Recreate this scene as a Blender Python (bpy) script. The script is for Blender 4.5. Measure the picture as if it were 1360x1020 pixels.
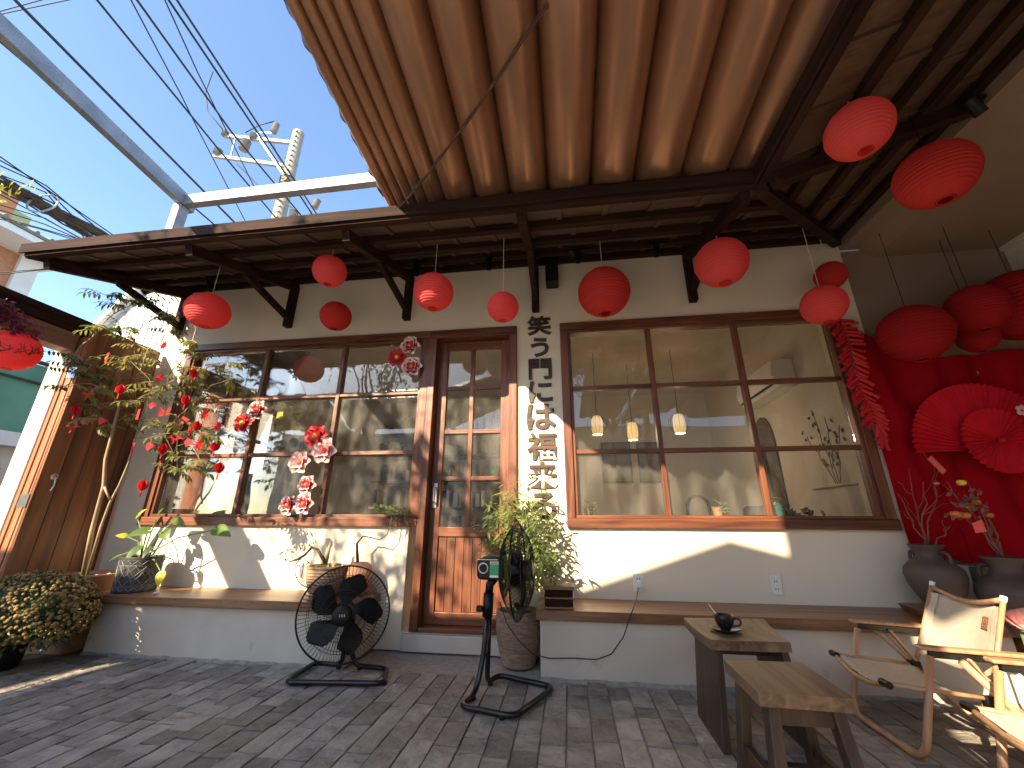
import bpy, math, random
from mathutils import Matrix, Vector
R = math.radians
rnd = random.Random(7)
for o in list(bpy.data.objects): bpy.data.objects.remove(o)
scn = bpy.context.scene
col = scn.collection

# ------------------------------------------------------------------ camera
YAW, PITCH, ROLL, FPX = R(-7.8655), R(18.675), R(0.2417), 531.4
CAM = Vector((0, -3.0, 0.84))
fwd = Vector((math.sin(YAW)*math.cos(PITCH), math.cos(YAW)*math.cos(PITCH), math.sin(PITCH)))
rgt0 = Vector((math.cos(YAW), -math.sin(YAW), 0)); up0 = rgt0.cross(fwd)
rgt = rgt0*math.cos(ROLL) + up0*math.sin(ROLL); upv = -rgt0*math.sin(ROLL) + up0*math.cos(ROLL)
cd = bpy.data.cameras.new('camera'); cam = bpy.data.objects.new('camera', cd); col.objects.link(cam)
cam.matrix_world = Matrix(((rgt.x, upv.x, -fwd.x, CAM.x), (rgt.y, upv.y, -fwd.y, CAM.y), (rgt.z, upv.z, -fwd.z, CAM.z), (0, 0, 0, 1)))
cd.sensor_width = 36.0; cd.lens = FPX*36/1360; cd.clip_end = 2000; cd.clip_start = 0.02
scn.camera = cam
def ray(px, py): return fwd + rgt*((px-680)/FPX) - upv*((py-510)/FPX)
def W(px, py, Y=0.0): v = ray(px, py); return CAM + v*((Y-CAM.y)/v.y)      # pixel onto a plane y = Y
def G(px, py, Z=0.0): v = ray(px, py); return CAM + v*((Z-CAM.z)/v.z)      # pixel onto a plane z = Z
def XP(px, py, X): v = ray(px, py); return CAM + v*((X-CAM.x)/v.x)         # pixel onto a plane x = X
def depth(p): return (Vector(p)-CAM).dot(fwd)

# ------------------------------------------------------------------ sky, sun, exposure
TO_SUN = Vector((-0.528, -1.0, 0.66)).normalized()
EL = math.asin(TO_SUN.z); AZ = math.atan2(TO_SUN.x, TO_SUN.y)
wd = bpy.data.worlds.new('World'); scn.world = wd; wd.use_nodes = True
nt = wd.node_tree; nt.nodes.clear()
sky = nt.nodes.new('ShaderNodeTexSky'); sky.sky_type = 'NISHITA'; sky.sun_disc = False
sky.sun_elevation = EL; sky.sun_rotation = AZ; sky.air_density = 1.0; sky.dust_density = 0.6; sky.ozone_density = 2.6
bg = nt.nodes.new('ShaderNodeBackground'); bg.inputs['Strength'].default_value = 0.074
wo = nt.nodes.new('ShaderNodeOutputWorld')
nt.links.new(sky.outputs[0], bg.inputs[0]); nt.links.new(bg.outputs[0], wo.inputs[0])
sd = bpy.data.lights.new('sun', 'SUN'); sd.energy = 2.6; sd.angle = R(0.5); sd.color = (1.0, 0.83, 0.57)
so = bpy.data.objects.new('sun', sd); col.objects.link(so); so.location = (-4, -7, 9)
so.rotation_euler = (-TO_SUN).to_track_quat('-Z', 'Y').to_euler()
vs = scn.view_settings; vs.view_transform = 'Standard'; vs.look = 'None'; vs.exposure = 2.62; vs.gamma = 1.0; vs.use_curve_mapping = False

# ------------------------------------------------------------------ materials
MATS = {}
def _nodes(name):
    m = bpy.data.materials.new(name); m.use_nodes = True; t = m.node_tree
    b = t.nodes['Principled BSDF']; return m, t, b
def N(t, kind, **kw):
    n = t.nodes.new(kind)
    for k, v in kw.items():
        if k.startswith('i_'): n.inputs[k[2:].replace('_', ' ')].default_value = v
        else: setattr(n, k, v)
    return n
def rgba(c): return (c[0], c[1], c[2], 1)
def ramp(t, fac, c1, c2, p1=0.3, p2=0.7):
    r = N(t, 'ShaderNodeValToRGB'); e = r.color_ramp.elements
    e[0].position = p1; e[1].position = p2; e[0].color = rgba(c1); e[1].color = rgba(c2)
    t.links.new(fac, r.inputs[0]); return r
def pmat(name, c1, c2=None, scale=4.0, stretch=(1, 1, 1), rough=0.6, bump=0.0, bscale=None, metallic=0.0, detail=5.0, p=(0.3, 0.7),
         rand=0.0, spec=0.5, trans=0.0, transcol=None, spots=None, sheen=0.0, emit=None, dist=0.0, veins=None):
    """noise-mixed colour with relief; rand = brightness change from object to object"""
    if name in MATS: return MATS[name]
    m, t, b = _nodes(name); L = t.links
    tc = N(t, 'ShaderNodeTexCoord'); mp = N(t, 'ShaderNodeMapping'); mp.inputs['Scale'].default_value = stretch
    oi = N(t, 'ShaderNodeObjectInfo')
    ad = N(t, 'ShaderNodeVectorMath', operation='MULTIPLY_ADD'); ad.inputs[1].default_value = (13.7, 7.3, 5.1)
    L.new(oi.outputs['Random'], ad.inputs[0]); L.new(tc.outputs['Object'], ad.inputs[2])
    L.new(ad.outputs[0] if rand > 0 else tc.outputs['Object'], mp.inputs[0])
    nz = N(t, 'ShaderNodeTexNoise'); nz.inputs['Scale'].default_value = scale; nz.inputs['Detail'].default_value = detail; nz.inputs['Distortion'].default_value = dist
    L.new(mp.outputs[0], nz.inputs['Vector'])
    c = ramp(t, nz.outputs[0], c1, c2 or c1, *p).outputs[0]
    if spots:
        n2 = N(t, 'ShaderNodeTexNoise'); n2.inputs['Scale'].default_value = spots[1]; n2.inputs['Detail'].default_value = 6
        L.new(tc.outputs['Object'], n2.inputs['Vector'])
        rr = ramp(t, n2.outputs[0], (0, 0, 0), (1, 1, 1), spots[2], spots[2]+0.12)
        mx = N(t, 'ShaderNodeMix', data_type='RGBA'); L.new(rr.outputs[0], mx.inputs[0]); L.new(c, mx.inputs[6]); mx.inputs[7].default_value = rgba(spots[0]); c = mx.outputs[2]
    if veins:
        n4 = N(t, 'ShaderNodeTexNoise'); n4.inputs['Scale'].default_value = veins[1]; n4.inputs['Detail'].default_value = 4; n4.inputs['Distortion'].default_value = 0.7; L.new(mp.outputs[0], n4.inputs['Vector'])
        sb2 = N(t, 'ShaderNodeMath', operation='SUBTRACT'); sb2.inputs[1].default_value = 0.5; L.new(n4.outputs[0], sb2.inputs[0]); ab = N(t, 'ShaderNodeMath', operation='ABSOLUTE'); L.new(sb2.outputs[0], ab.inputs[0])
        rv = ramp(t, ab.outputs[0], (1, 1, 1), (0, 0, 0), 0.004, veins[2]); m5 = N(t, 'ShaderNodeMix', data_type='RGBA'); L.new(rv.outputs[0], m5.inputs[0]); L.new(c, m5.inputs[6]); m5.inputs[7].default_value = rgba(veins[0]); c = m5.outputs[2]
    if rand > 0:
        mr = N(t, 'ShaderNodeMapRange'); mr.inputs[3].default_value = 1-rand; mr.inputs[4].default_value = 1+rand
        L.new(oi.outputs['Random'], mr.inputs[0])
        mu = N(t, 'ShaderNodeMix', data_type='RGBA', blend_type='MULTIPLY'); mu.inputs[0].default_value = 1
        L.new(c, mu.inputs[6]); L.new(mr.outputs[0], mu.inputs[7]); c = mu.outputs[2]
    L.new(c, b.inputs['Base Color']); b.inputs['Roughness'].default_value = rough; b.inputs['Metallic'].default_value = metallic
    b.inputs['Specular IOR Level'].default_value = spec
    if bump:
        bp = N(t, 'ShaderNodeBump'); bp.inputs['Strength'].default_value = bump; bp.inputs['Distance'].default_value = 0.02
        if bscale:
            n3 = N(t, 'ShaderNodeTexNoise'); n3.inputs['Scale'].default_value = bscale; n3.inputs['Detail'].default_value = 6; L.new(mp.outputs[0], n3.inputs['Vector']); L.new(n3.outputs[0], bp.inputs['Height'])
        else: L.new(nz.outputs[0], bp.inputs['Height'])
        L.new(bp.outputs[0], b.inputs['Normal'])
    if trans > 0:
        tr = N(t, 'ShaderNodeBsdfTranslucent'); ms = N(t, 'ShaderNodeMixShader'); ms.inputs[0].default_value = trans
        if transcol: tr.inputs[0].default_value = rgba(transcol)
        else: L.new(c, tr.inputs[0])
        L.new(b.outputs[0], ms.inputs[1]); L.new(tr.outputs[0], ms.inputs[2]); L.new(ms.outputs[0], t.nodes['Material Output'].inputs[0])
    if emit:
        b.inputs['Emission Color'].default_value = rgba(emit[0]); b.inputs['Emission Strength'].default_value = emit[1]
    MATS[name] = m; return m
def wood(name, c1, c2, axis, rough=0.5, rand=0.12, scale=9.0, bump=0.15):
    st = {'x': (0.09, 1.3, 1.3), 'y': (1.3, 0.09, 1.3), 'z': (1.3, 1.3, 0.09)}[axis]
    return pmat(name, c1, c2, scale=scale*2.2, stretch=st, rough=rough, bump=bump, detail=8, p=(0.32, 0.66), rand=rand, dist=0.6)
TEAK1, TEAK2 = (0.070, 0.020, 0.010), (0.215, 0.072, 0.031)
tx, ty, tz = (wood('teak_'+a, TEAK1, TEAK2, a, 0.42) for a in 'xyz')
DK1, DK2 = (0.014, 0.006, 0.004), (0.042, 0.019, 0.012)
dx_, dy_, dz_ = (wood('dark_wood_'+a, DK1, DK2, a, 0.5) for a in 'xyz')
for _m in (dx_, dy_, dz_): _m.node_tree.nodes['Principled BSDF'].inputs['Specular IOR Level'].default_value = 0.15; _m.node_tree.nodes['Principled BSDF'].inputs['Roughness'].default_value = 0.75
m_deck = wood('deck_underside', (0.075, 0.042, 0.026), (0.13, 0.077, 0.049), 'x', 0.7, 0.1)
m_benchtop = wood('bench_wood', (0.13, 0.055, 0.025), (0.30, 0.15, 0.075), 'x', 0.38, 0.08)
m_stool = wood('stool_wood', (0.085, 0.047, 0.024), (0.235, 0.142, 0.075), 'y', 0.45, 0.08)
m_stoolleg = wood('stool_leg_wood', (0.024, 0.013, 0.008), (0.075, 0.042, 0.025), 'z', 0.5, 0.1)
m_plank = wood('plank_wood', (0.085, 0.026, 0.010), (0.25, 0.095, 0.035), 'z', 0.45, 0.15, 5.0)
m_leaf_edge = wood('door_edge_wood', (0.22, 0.075, 0.032), (0.42, 0.17, 0.085), 'z', 0.5, 0.15)
m_beech = wood('beech', (0.36, 0.185, 0.095), (0.49, 0.285, 0.155), 'z', 0.42, 0.05)
m_wall = pmat('plaster', (0.72, 0.635, 0.50), (0.78, 0.695, 0.555), 1.3, rough=0.85, bump=0.06, bscale=30, spots=((0.60, 0.56, 0.49), 2.3, 0.66))
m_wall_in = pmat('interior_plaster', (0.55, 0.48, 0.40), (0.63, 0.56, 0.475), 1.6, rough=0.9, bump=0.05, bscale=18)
m_alcove = pmat('alcove_shade_plaster', (0.235, 0.165, 0.115), (0.28, 0.20, 0.145), 1.1, rough=0.9, bump=0.05, bscale=25)  # facade plaster with the alcove's shade put into its colour
m_concrete = pmat('polished_concrete', (0.49, 0.43, 0.36), (0.62, 0.55, 0.465), 2.6, rough=0.6, bump=0.05, bscale=14, detail=8, spots=((0.22, 0.215, 0.21), 5.0, 0.68))
m_paver = pmat('slate_paver', (0.175, 0.152, 0.130), (0.385, 0.34, 0.295), 9, rough=0.6, bump=1.0, bscale=17, detail=9, rand=0.36, p=(0.3, 0.75), spots=((0.36, 0.315, 0.27), 13, 0.60), veins=((0.31, 0.275, 0.24), 7.0, 0.024))
m_joint = pmat('paver_joint', (0.24, 0.215, 0.19), (0.36, 0.325, 0.29), 30, rough=0.95, bump=0.3)
m_mortar = pmat('mortar_fillet', (0.24, 0.225, 0.205), (0.36, 0.34, 0.31), 22, rough=0.95, bump=0.5)
m_asphalt = pmat('street_concrete', (0.20, 0.19, 0.175), (0.28, 0.265, 0.245), 20, rough=0.9, bump=0.3)
m_black = pmat('black_plastic', (0.005, 0.005, 0.006), (0.009, 0.009, 0.010), 12, rough=0.4, spec=0.3)
m_blackpaint = pmat('black_painted_steel', (0.006, 0.006, 0.008), (0.012, 0.012, 0.014), 14, rough=0.25)
m_wire = pmat('grille_wire', (0.010, 0.010, 0.011), (0.03, 0.028, 0.027), 25, rough=0.35, metallic=0.6)
m_cable = pmat('black_cable', (0.012, 0.012, 0.013), (0.02, 0.02, 0.022), 20, rough=0.6)
m_cableb = pmat('brown_cable', (0.05, 0.028, 0.018), (0.09, 0.05, 0.03), 20, rough=0.6)
m_white = pmat('white_plastic', (0.74, 0.73, 0.70), (0.80, 0.79, 0.76), 9, rough=0.4)
m_chrome = pmat('satin_metal', (0.55, 0.55, 0.54), (0.7, 0.69, 0.68), 30, rough=0.28, metallic=1.0)
m_galv = pmat('galvanised_steel', (0.22, 0.27, 0.30), (0.36, 0.40, 0.43), 7, rough=0.5, metallic=0.35, detail=8)
m_corr = pmat('grey_sheet_metal', (0.30, 0.31, 0.33), (0.43, 0.44, 0.46), 3, rough=0.5, metallic=0.3)
m_tarp = pmat('bronze_satin_fabric', (0.36, 0.195, 0.12), (0.45, 0.255, 0.162), 2.2, rough=0.34, spec=0.5, metallic=0.65, bump=0.10, bscale=9)
RED = (0.62, 0.012, 0.018)
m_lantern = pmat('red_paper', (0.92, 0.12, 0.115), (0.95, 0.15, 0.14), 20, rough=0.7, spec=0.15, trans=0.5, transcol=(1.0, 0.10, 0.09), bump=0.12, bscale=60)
m_lantern_shaded = pmat('shaded_red_paper', (0.60, 0.042, 0.036), (0.68, 0.055, 0.046), 20, rough=0.75, spec=0.12, trans=0.3, transcol=(0.6, 0.03, 0.03), bump=0.12, bscale=60)  # same red paper, shade put into its colour for lanterns out of sun
m_red = pmat('red_card', (0.55, 0.010, 0.016), (0.66, 0.018, 0.024), 14, rough=0.6, trans=0.15)
m_redcloth = pmat('red_cloth', (0.25, 0.0015, 0.006), (0.33, 0.003, 0.009), 5, rough=0.9, spec=0.08, bump=0.05, bscale=120)
m_redfan = pmat('red_fan_paper', (0.50, 0.008, 0.018), (0.60, 0.013, 0.026), 14, rough=0.8, spec=0.12)
m_coral = pmat('coral_card', (0.75, 0.09, 0.07), (0.82, 0.13, 0.10), 14, rough=0.6)
m_pink = pmat('pink_paper', (0.75, 0.36, 0.34), (0.85, 0.52, 0.48), 14, rough=0.7, trans=0.2)
m_goldc = pmat('gold_thread', (0.75, 0.42, 0.03), (0.9, 0.58, 0.06), 30, rough=0.5)
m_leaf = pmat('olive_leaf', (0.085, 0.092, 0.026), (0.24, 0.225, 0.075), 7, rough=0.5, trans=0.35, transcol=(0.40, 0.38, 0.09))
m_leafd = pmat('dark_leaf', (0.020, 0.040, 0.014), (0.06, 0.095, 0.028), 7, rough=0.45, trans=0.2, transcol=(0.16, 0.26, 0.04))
m_leafb = pmat('bamboo_leaf', (0.06, 0.10, 0.028), (0.21, 0.25, 0.075), 6, rough=0.45, trans=0.3, transcol=(0.32, 0.40, 0.08))
m_leafg = pmat('broad_leaf', (0.045, 0.10, 0.035), (0.12, 0.20, 0.055), 9, rough=0.32, trans=0.25, transcol=(0.22, 0.38, 0.05))
m_leafy = pmat('yellow_leaf', (0.42, 0.40, 0.03), (0.58, 0.50, 0.05), 9, rough=0.4, trans=0.35, transcol=(0.7, 0.6, 0.05))
m_stem = pmat('green_stem', (0.10, 0.15, 0.045), (0.16, 0.19, 0.07), 15, rough=0.5)
m_bark = pmat('pale_bark', (0.24, 0.165, 0.095), (0.40, 0.29, 0.18), 18, stretch=(1, 1, 0.3), rough=0.75, bump=0.3)
m_barkd = pmat('dark_bark', (0.05, 0.032, 0.024), (0.12, 0.08, 0.055), 22, rough=0.8, bump=0.4)
m_twig = pmat('dry_twig', (0.14, 0.055, 0.040), (0.24, 0.105, 0.075), 25, rough=0.8)
m_terra = pmat('terracotta', (0.36, 0.17, 0.09), (0.52, 0.29, 0.17), 5, rough=0.8, bump=0.1, detail=7)
m_clay = pmat('tan_clay', (0.30, 0.19, 0.12), (0.44, 0.30, 0.20), 6, rough=0.75, bump=0.12)
m_weave = pmat('woven_clay', (0.19, 0.115, 0.075), (0.33, 0.22, 0.15), 22, stretch=(1, 1, 2.5), rough=0.8, bump=0.25)
m_jar = pmat('dark_stoneware', (0.075, 0.052, 0.042), (0.14, 0.098, 0.078), 5, rough=0.6, bump=0.12, bscale=24, spots=((0.22, 0.13, 0.10), 5, 0.70))
m_soil = pmat('soil', (0.02, 0.014, 0.01), (0.06, 0.042, 0.03), 30, rough=0.95, bump=0.5)
m_stone = pmat('pebble', (0.5, 0.48, 0.44), (0.7, 0.68, 0.64), 20, rough=0.7)
m_canvas = pmat('cream_canvas', (0.47, 0.40, 0.32), (0.53, 0.455, 0.365), 40, rough=0.85, bump=0.06, bscale=220)
m_patch = pmat('leather_patch', (0.35, 0.14, 0.07), (0.42, 0.18, 0.09), 30, rough=0.6)
m_grey = pmat('grey_render', (0.36, 0.36, 0.35), (0.46, 0.455, 0.44), 3, rough=0.85, bump=0.1, bscale=15)
m_cream = pmat('cream_render', (0.70, 0.66, 0.52), (0.76, 0.72, 0.58), 2, rough=0.85, bump=0.05, bscale=20)
m_greenmesh = pmat('green_netting', (0.055, 0.17, 0.125), (0.09, 0.24, 0.18), 2, rough=0.8, detail=2)
m_orange = pmat('orange_render', (0.60, 0.22, 0.09), (0.66, 0.27, 0.12), 4, rough=0.85)
m_palegreen = pmat('pale_green_render', (0.42, 0.45, 0.20), (0.48, 0.50, 0.24), 4, rough=0.85)
m_brick = pmat('brick', (0.36, 0.15, 0.09), (0.47, 0.23, 0.14), 12, rough=0.9)
m_rooftile = pmat('grey_roof_tile', (0.13, 0.13, 0.125), (0.22, 0.215, 0.205), 8, rough=0.8)
m_blue = pmat('blue_plastic', (0.03, 0.16, 0.36), (0.05, 0.22, 0.44), 8, rough=0.5)
m_yellow = pmat('yellow_card', (0.65, 0.62, 0.06), (0.72, 0.68, 0.09), 8, rough=0.6)
m_pale = pmat('pale_fabric', (0.60, 0.56, 0.45), (0.70, 0.66, 0.54), 10, rough=0.85)
m_greentile = pmat('green_glazed_tile', (0.018, 0.075, 0.042), (0.05, 0.13, 0.075), 10, rough=0.22, rand=0.25)
m_persim = pmat('persimmon', (0.50, 0.11, 0.02), (0.62, 0.20, 0.04), 6, rough=0.3)
m_sign = wood('sign_wood', (0.022, 0.010, 0.006), (0.085, 0.040, 0.022), 'x', 0.5, 0.1)
m_teal = pmat('teal_glaze', (0.04, 0.18, 0.16), (0.06, 0.24, 0.21), 8, rough=0.25)
m_coffee = pmat('coffee', (0.05, 0.025, 0.012), (0.10, 0.05, 0.025), 30, rough=0.3)
m_charcoal = pmat('charcoal_glaze', (0.012, 0.012, 0.013), (0.02, 0.02, 0.021), 12, rough=0.3)
m_chrys = pmat('chrysanthemum', (0.10, 0.065, 0.018), (0.34, 0.23, 0.075), 38, rough=0.8, detail=2)
m_lampshade = pmat('bamboo_lampshade', (0.55, 0.40, 0.20), (0.62, 0.46, 0.24), 30, rough=0.8, emit=((1.0, 0.60, 0.22), 0.14))
m_bulb = pmat('lit_bulb', (1, 0.8, 0.5), (1, 0.8, 0.5), 5, emit=((1.0, 0.66, 0.28), 5.0))
m_purple = pmat('purple_leaf', (0.07, 0.008, 0.02), (0.20, 0.02, 0.045), 9, rough=0.5, trans=0.3, transcol=(0.35, 0.02, 0.05))

def glass_mat():
    m, t, b = _nodes('window_glass'); L = t.links; t.nodes.remove(b)
    fr = N(t, 'ShaderNodeFresnel'); fr.inputs['IOR'].default_value = 1.52
    tc = N(t, 'ShaderNodeTexCoord')
    nz = N(t, 'ShaderNodeTexNoise'); nz.inputs['Scale'].default_value = 3.0; nz.inputs['Detail'].default_value = 9
    mp = N(t, 'ShaderNodeMapping'); mp.inputs['Scale'].default_value = (2.2, 1, 0.7); L.new(tc.outputs['Object'], mp.inputs[0]); L.new(mp.outputs[0], nz.inputs['Vector'])
    mr = N(t, 'ShaderNodeMapRange'); mr.inputs[1].default_value = 0.42; mr.inputs[2].default_value = 0.75; mr.inputs[3].default_value = 0.012; mr.inputs[4].default_value = 0.10; L.new(nz.outputs[0], mr.inputs[0])
    tp = N(t, 'ShaderNodeBsdfTransparent'); tp.inputs[0].default_value = (0.93, 0.95, 0.94, 1)
    df = N(t, 'ShaderNodeBsdfDiffuse'); df.inputs[0].default_value = (0.72, 0.67, 0.60, 1)
    gl = N(t, 'ShaderNodeBsdfGlossy'); gl.inputs['Roughness'].default_value = 0.012
    wv = N(t, 'ShaderNodeTexNoise'); wv.inputs['Scale'].default_value = 1.7; wv.inputs['Detail'].default_value = 1
    bp = N(t, 'ShaderNodeBump'); bp.inputs['Strength'].default_value = 0.06; bp.inputs['Distance'].default_value = 0.05; L.new(tc.outputs['Object'], wv.inputs['Vector']); L.new(wv.outputs[0], bp.inputs['Height']); L.new(bp.outputs[0], gl.inputs['Normal'])
    m1 = N(t, 'ShaderNodeMixShader'); m2 = N(t, 'ShaderNodeMixShader')
    L.new(mr.outputs[0], m1.inputs[0]); L.new(tp.outputs[0], m1.inputs[1]); L.new(df.outputs[0], m1.inputs[2])
    k = N(t, 'ShaderNodeMath', operation='MULTIPLY'); k.inputs[1].default_value = 0.85; L.new(fr.outputs[0], k.inputs[0])
    L.new(k.outputs[0], m2.inputs[0]); L.new(m1.outputs[0], m2.inputs[1]); L.new(gl.outputs[0], m2.inputs[2])
    L.new(m2.outputs[0], t.nodes['Material Output'].inputs[0]); return m
m_glass = glass_mat()

def petal_mat(name, body, rim):
    m, t, b = _nodes(name); L = t.links
    at = N(t, 'ShaderNodeAttribute'); at.attribute_name = 'edge'
    r = ramp(t, at.outputs['Fac'], body, rim, 0.62, 0.80); L.new(r.outputs[0], b.inputs['Base Color']); b.inputs['Roughness'].default_value = 0.65
    return m
m_petal = petal_mat('red_petal', (0.42, 0.012, 0.022), (0.55, 0.02, 0.03))
m_petalw = petal_mat('white_rimmed_petal', (0.33, 0.010, 0.022), (0.80, 0.62, 0.58))
m_petalp = petal_mat('pink_petal', (0.60, 0.20, 0.19), (0.85, 0.66, 0.60))

# ------------------------------------------------------------------ mesh helpers
WM = {}
class MB:
    def __init__(s): s.v = []; s.f = []; s.a = None
    def add(s, vs, fs):
        b = len(s.v); s.v += [Vector(p) for p in vs]; s.f += [tuple(b+i for i in q) for q in fs]; return s
    def box(s, x0, y0, z0, x1, y1, z1):
        return s.add([(x0, y0, z0), (x1, y0, z0), (x1, y1, z0), (x0, y1, z0), (x0, y0, z1), (x1, y0, z1), (x1, y1, z1), (x0, y1, z1)],
                     [(0, 3, 2, 1), (4, 5, 6, 7), (0, 1, 5, 4), (1, 2, 6, 5), (2, 3, 7, 6), (3, 0, 4, 7)])
    def bar(s, p, q, w, h, up=(0, 0, 1)):
        p, q = Vector(p), Vector(q); d = (q-p).normalized(); u = Vector(up); sd_ = d.cross(u)
        if sd_.length < 1e-4: sd_ = d.cross(Vector((0, 1, 0)))
        sd_.normalize(); u = sd_.cross(d)
        c = []
        for e in (p, q):
            for a, b in ((-1, -1), (1, -1), (1, 1), (-1, 1)): c.append(e + sd_*(a*w/2) + u*(b*h/2))
        return s.add(c, [(0, 1, 2, 3), (7, 6, 5, 4), (0, 4, 5, 1), (1, 5, 6, 2), (2, 6, 7, 3), (3, 7, 4, 0)])
    def tube(s, pts, r, n=8, cap=True, closed=False):
        pts = [Vector(p) for p in pts]; m = len(pts)
        rs = r if isinstance(r, (list, tuple)) else [r]*m
        ref = None; rings = []
        for i, p in enumerate(pts):
            a = pts[i-1] if (i > 0 or closed) else p; b = pts[(i+1) % m] if (i < m-1 or closed) else p
            d = (b-a).normalized()
            if ref is None:
                ref = d.orthogonal().normalized()
            ref = (ref - d*ref.dot(d))
            if ref.length < 1e-5: ref = d.orthogonal()
            ref.normalize(); bi = d.cross(ref)
            rings.append([p + (ref*math.cos(2*math.pi*k/n) + bi*math.sin(2*math.pi*k/n))*rs[i] for k in range(n)])
        vs = [q for g in rings for q in g]; fs = []
        for i in range(m if closed else m-1):
            j = (i+1) % m
            for k in range(n): fs.append((i*n+k, i*n+(k+1) % n, j*n+(k+1) % n, j*n+k))
        if cap and not closed: fs += [tuple(range(n-1, -1, -1)), tuple((m-1)*n+k for k in range(n))]
        return s.add(vs, fs)
    def lathe(s, prof, n=24, c=(0, 0, 0), mat=None, capb=False, capt=False):
        vs = []; c = Vector(c)
        for r, z in prof:
            for k in range(n):
                a = 2*math.pi*k/n; p = Vector((r*math.cos(a), r*math.sin(a), z))
                vs.append((mat @ p if mat else p) + c)
        fs = []
        for i in range(len(prof)-1):
            for k in range(n): fs.append((i*n+k, i*n+(k+1) % n, (i+1)*n+(k+1) % n, (i+1)*n+k))
        if capb: fs.append(tuple(range(n-1, -1, -1)))
        if capt: fs.append(tuple((len(prof)-1)*n+k for k in range(n)))
        return s.add(vs, fs)
    def grid(s, fn, nu, nv):
        vs = [fn(i/nu, j/nv) for j in range(nv+1) for i in range(nu+1)]
        return s.add(vs, [(j*(nu+1)+i, j*(nu+1)+i+1, (j+1)*(nu+1)+i+1, (j+1)*(nu+1)+i) for j in range(nv) for i in range(nu)])
    def slab(s, pts, off):
        """polygon pts pushed by the vector off"""
        n = len(pts); pts = [Vector(p) for p in pts]; off = Vector(off)
        return s.add(pts + [p+off for p in pts], [tuple(range(n-1, -1, -1)), tuple(range(n, 2*n))] + [(i, (i+1) % n, n+(i+1) % n, n+i) for i in range(n)])
    def leaf(s, base, d, nrm, L, w, bend=0.25, seg=3):
        d = Vector(d).normalized(); nrm = Vector(nrm); sd_ = d.cross(nrm)
        if sd_.length < 1e-4: sd_ = d.orthogonal()
        sd_.normalize(); nrm = sd_.cross(d).normalized(); base = Vector(base)
        vs = [base]; fs = []
        for i in range(1, seg):
            t = i/seg; ww = w*math.sin(math.pi*(0.12+0.80*t))*0.5; cpt = base + d*(L*t) - nrm*(bend*L*t*t)
            vs += [cpt - sd_*ww + nrm*(0.25*ww), cpt, cpt + sd_*ww + nrm*(0.25*ww)]
        vs.append(base + d*L - nrm*(bend*L)); tip = len(vs)-1
        fs += [(0, 2, 1), (0, 3, 2)]
        for i in range(seg-2):
            a = 1+3*i; fs += [(a, a+1, a+4, a+3), (a+1, a+2, a+5, a+4)]
        a = 1+3*(seg-2); fs += [(a, a+1, tip), (a+1, a+2, tip)]
        return s.add(vs, fs)
    def build(s, name, m, parent=None, smooth=False, bev=0.0, world=True, kind=None, label=None):
        me = bpy.data.meshes.new(name)
        inv = WM[parent.name].inverted() if (parent is not None and world) else None
        me.from_pydata([(inv @ p if inv else p)[:] for p in s.v], [], s.f)
        if s.a is not None:
            at = me.attributes.new('edge', 'FLOAT', 'POINT'); at.data.foreach_set('value', s.a)
        me.materials.append(m); me.update()
        if smooth: me.shade_smooth()
        o = bpy.data.objects.new(name, me); col.objects.link(o)
        if parent is not None: o.parent = parent; WM[o.name] = WM[parent.name].copy()
        else: WM[o.name] = Matrix.Identity(4)
        if bev:
            b = o.modifiers.new('bevel', 'BEVEL'); b.width = bev; b.segments = 2; b.limit_method = 'ANGLE'
        if kind: o['kind'] = kind
        if label: o['label'] = label
        return o
def smooth_angle(o, a=35):
    o.data.set_sharp_from_angle(angle=R(a)); return o
def thing(name, label, cat, loc=(0, 0, 0), rotz=0.0, group=None):
    o = bpy.data.objects.new(name, None); col.objects.link(o); o.empty_display_size = 0.05
    o.location = loc; o.rotation_euler = (0, 0, rotz); o['label'] = label; o['category'] = cat
    if group: o['group'] = group
    WM[o.name] = Matrix.Translation(Vector(loc)) @ Matrix.Rotation(rotz, 4, 'Z'); return o
def tag(o, label, cat, group=None):
    o['label'] = label; o['category'] = cat
    if group: o['group'] = group
    return o
def link_copy(o, parent, loc=None):
    c = o.copy(); col.objects.link(c); c.parent = parent
    if loc is not None: c.location = loc
    WM[c.name] = WM[parent.name].copy() if parent else Matrix.Identity(4)
    return c
def copy_tree(root, loc, rotz=0.0, label=None, group=None, scale=1.0):
    r = root.copy(); col.objects.link(r); r.location = loc; r.rotation_euler = (0, 0, rotz); r.scale = (scale,)*3
    if label: r['label'] = label
    if group: r['group'] = group
    for ch in list(root.children):
        c = ch.copy(); col.objects.link(c); c.parent = r
        for g in list(ch.children):
            d = g.copy(); col.objects.link(d); d.parent = c
    return r
def arc(c, r, a0, a1, n, ax=(1, 0, 0), ay=(0, 0, 1)):
    c, ax, ay = Vector(c), Vector(ax), Vector(ay)
    return [c + ax*(r*math.cos(a0+(a1-a0)*i/n)) + ay*(r*math.sin(a0+(a1-a0)*i/n)) for i in range(n+1)]
def fillet(pts, r, n=4, closed=False):
    """round the corners of a polyline"""
    pts = [Vector(p) for p in pts]; out = []; m = len(pts)
    for i, p in enumerate(pts):
        if not closed and i in (0, m-1): out.append(p); continue
        a, b = pts[i-1], pts[(i+1) % m]; u = (a-p); v = (b-p); k = min(r, u.length*0.49, v.length*0.49)
        s0 = p + u.normalized()*k; s1 = p + v.normalized()*k
        for j in range(n+1):
            t = j/n; out.append(s0*(1-t)**2 + p*(2*t*(1-t)) + s1*t*t)
    return out
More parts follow.
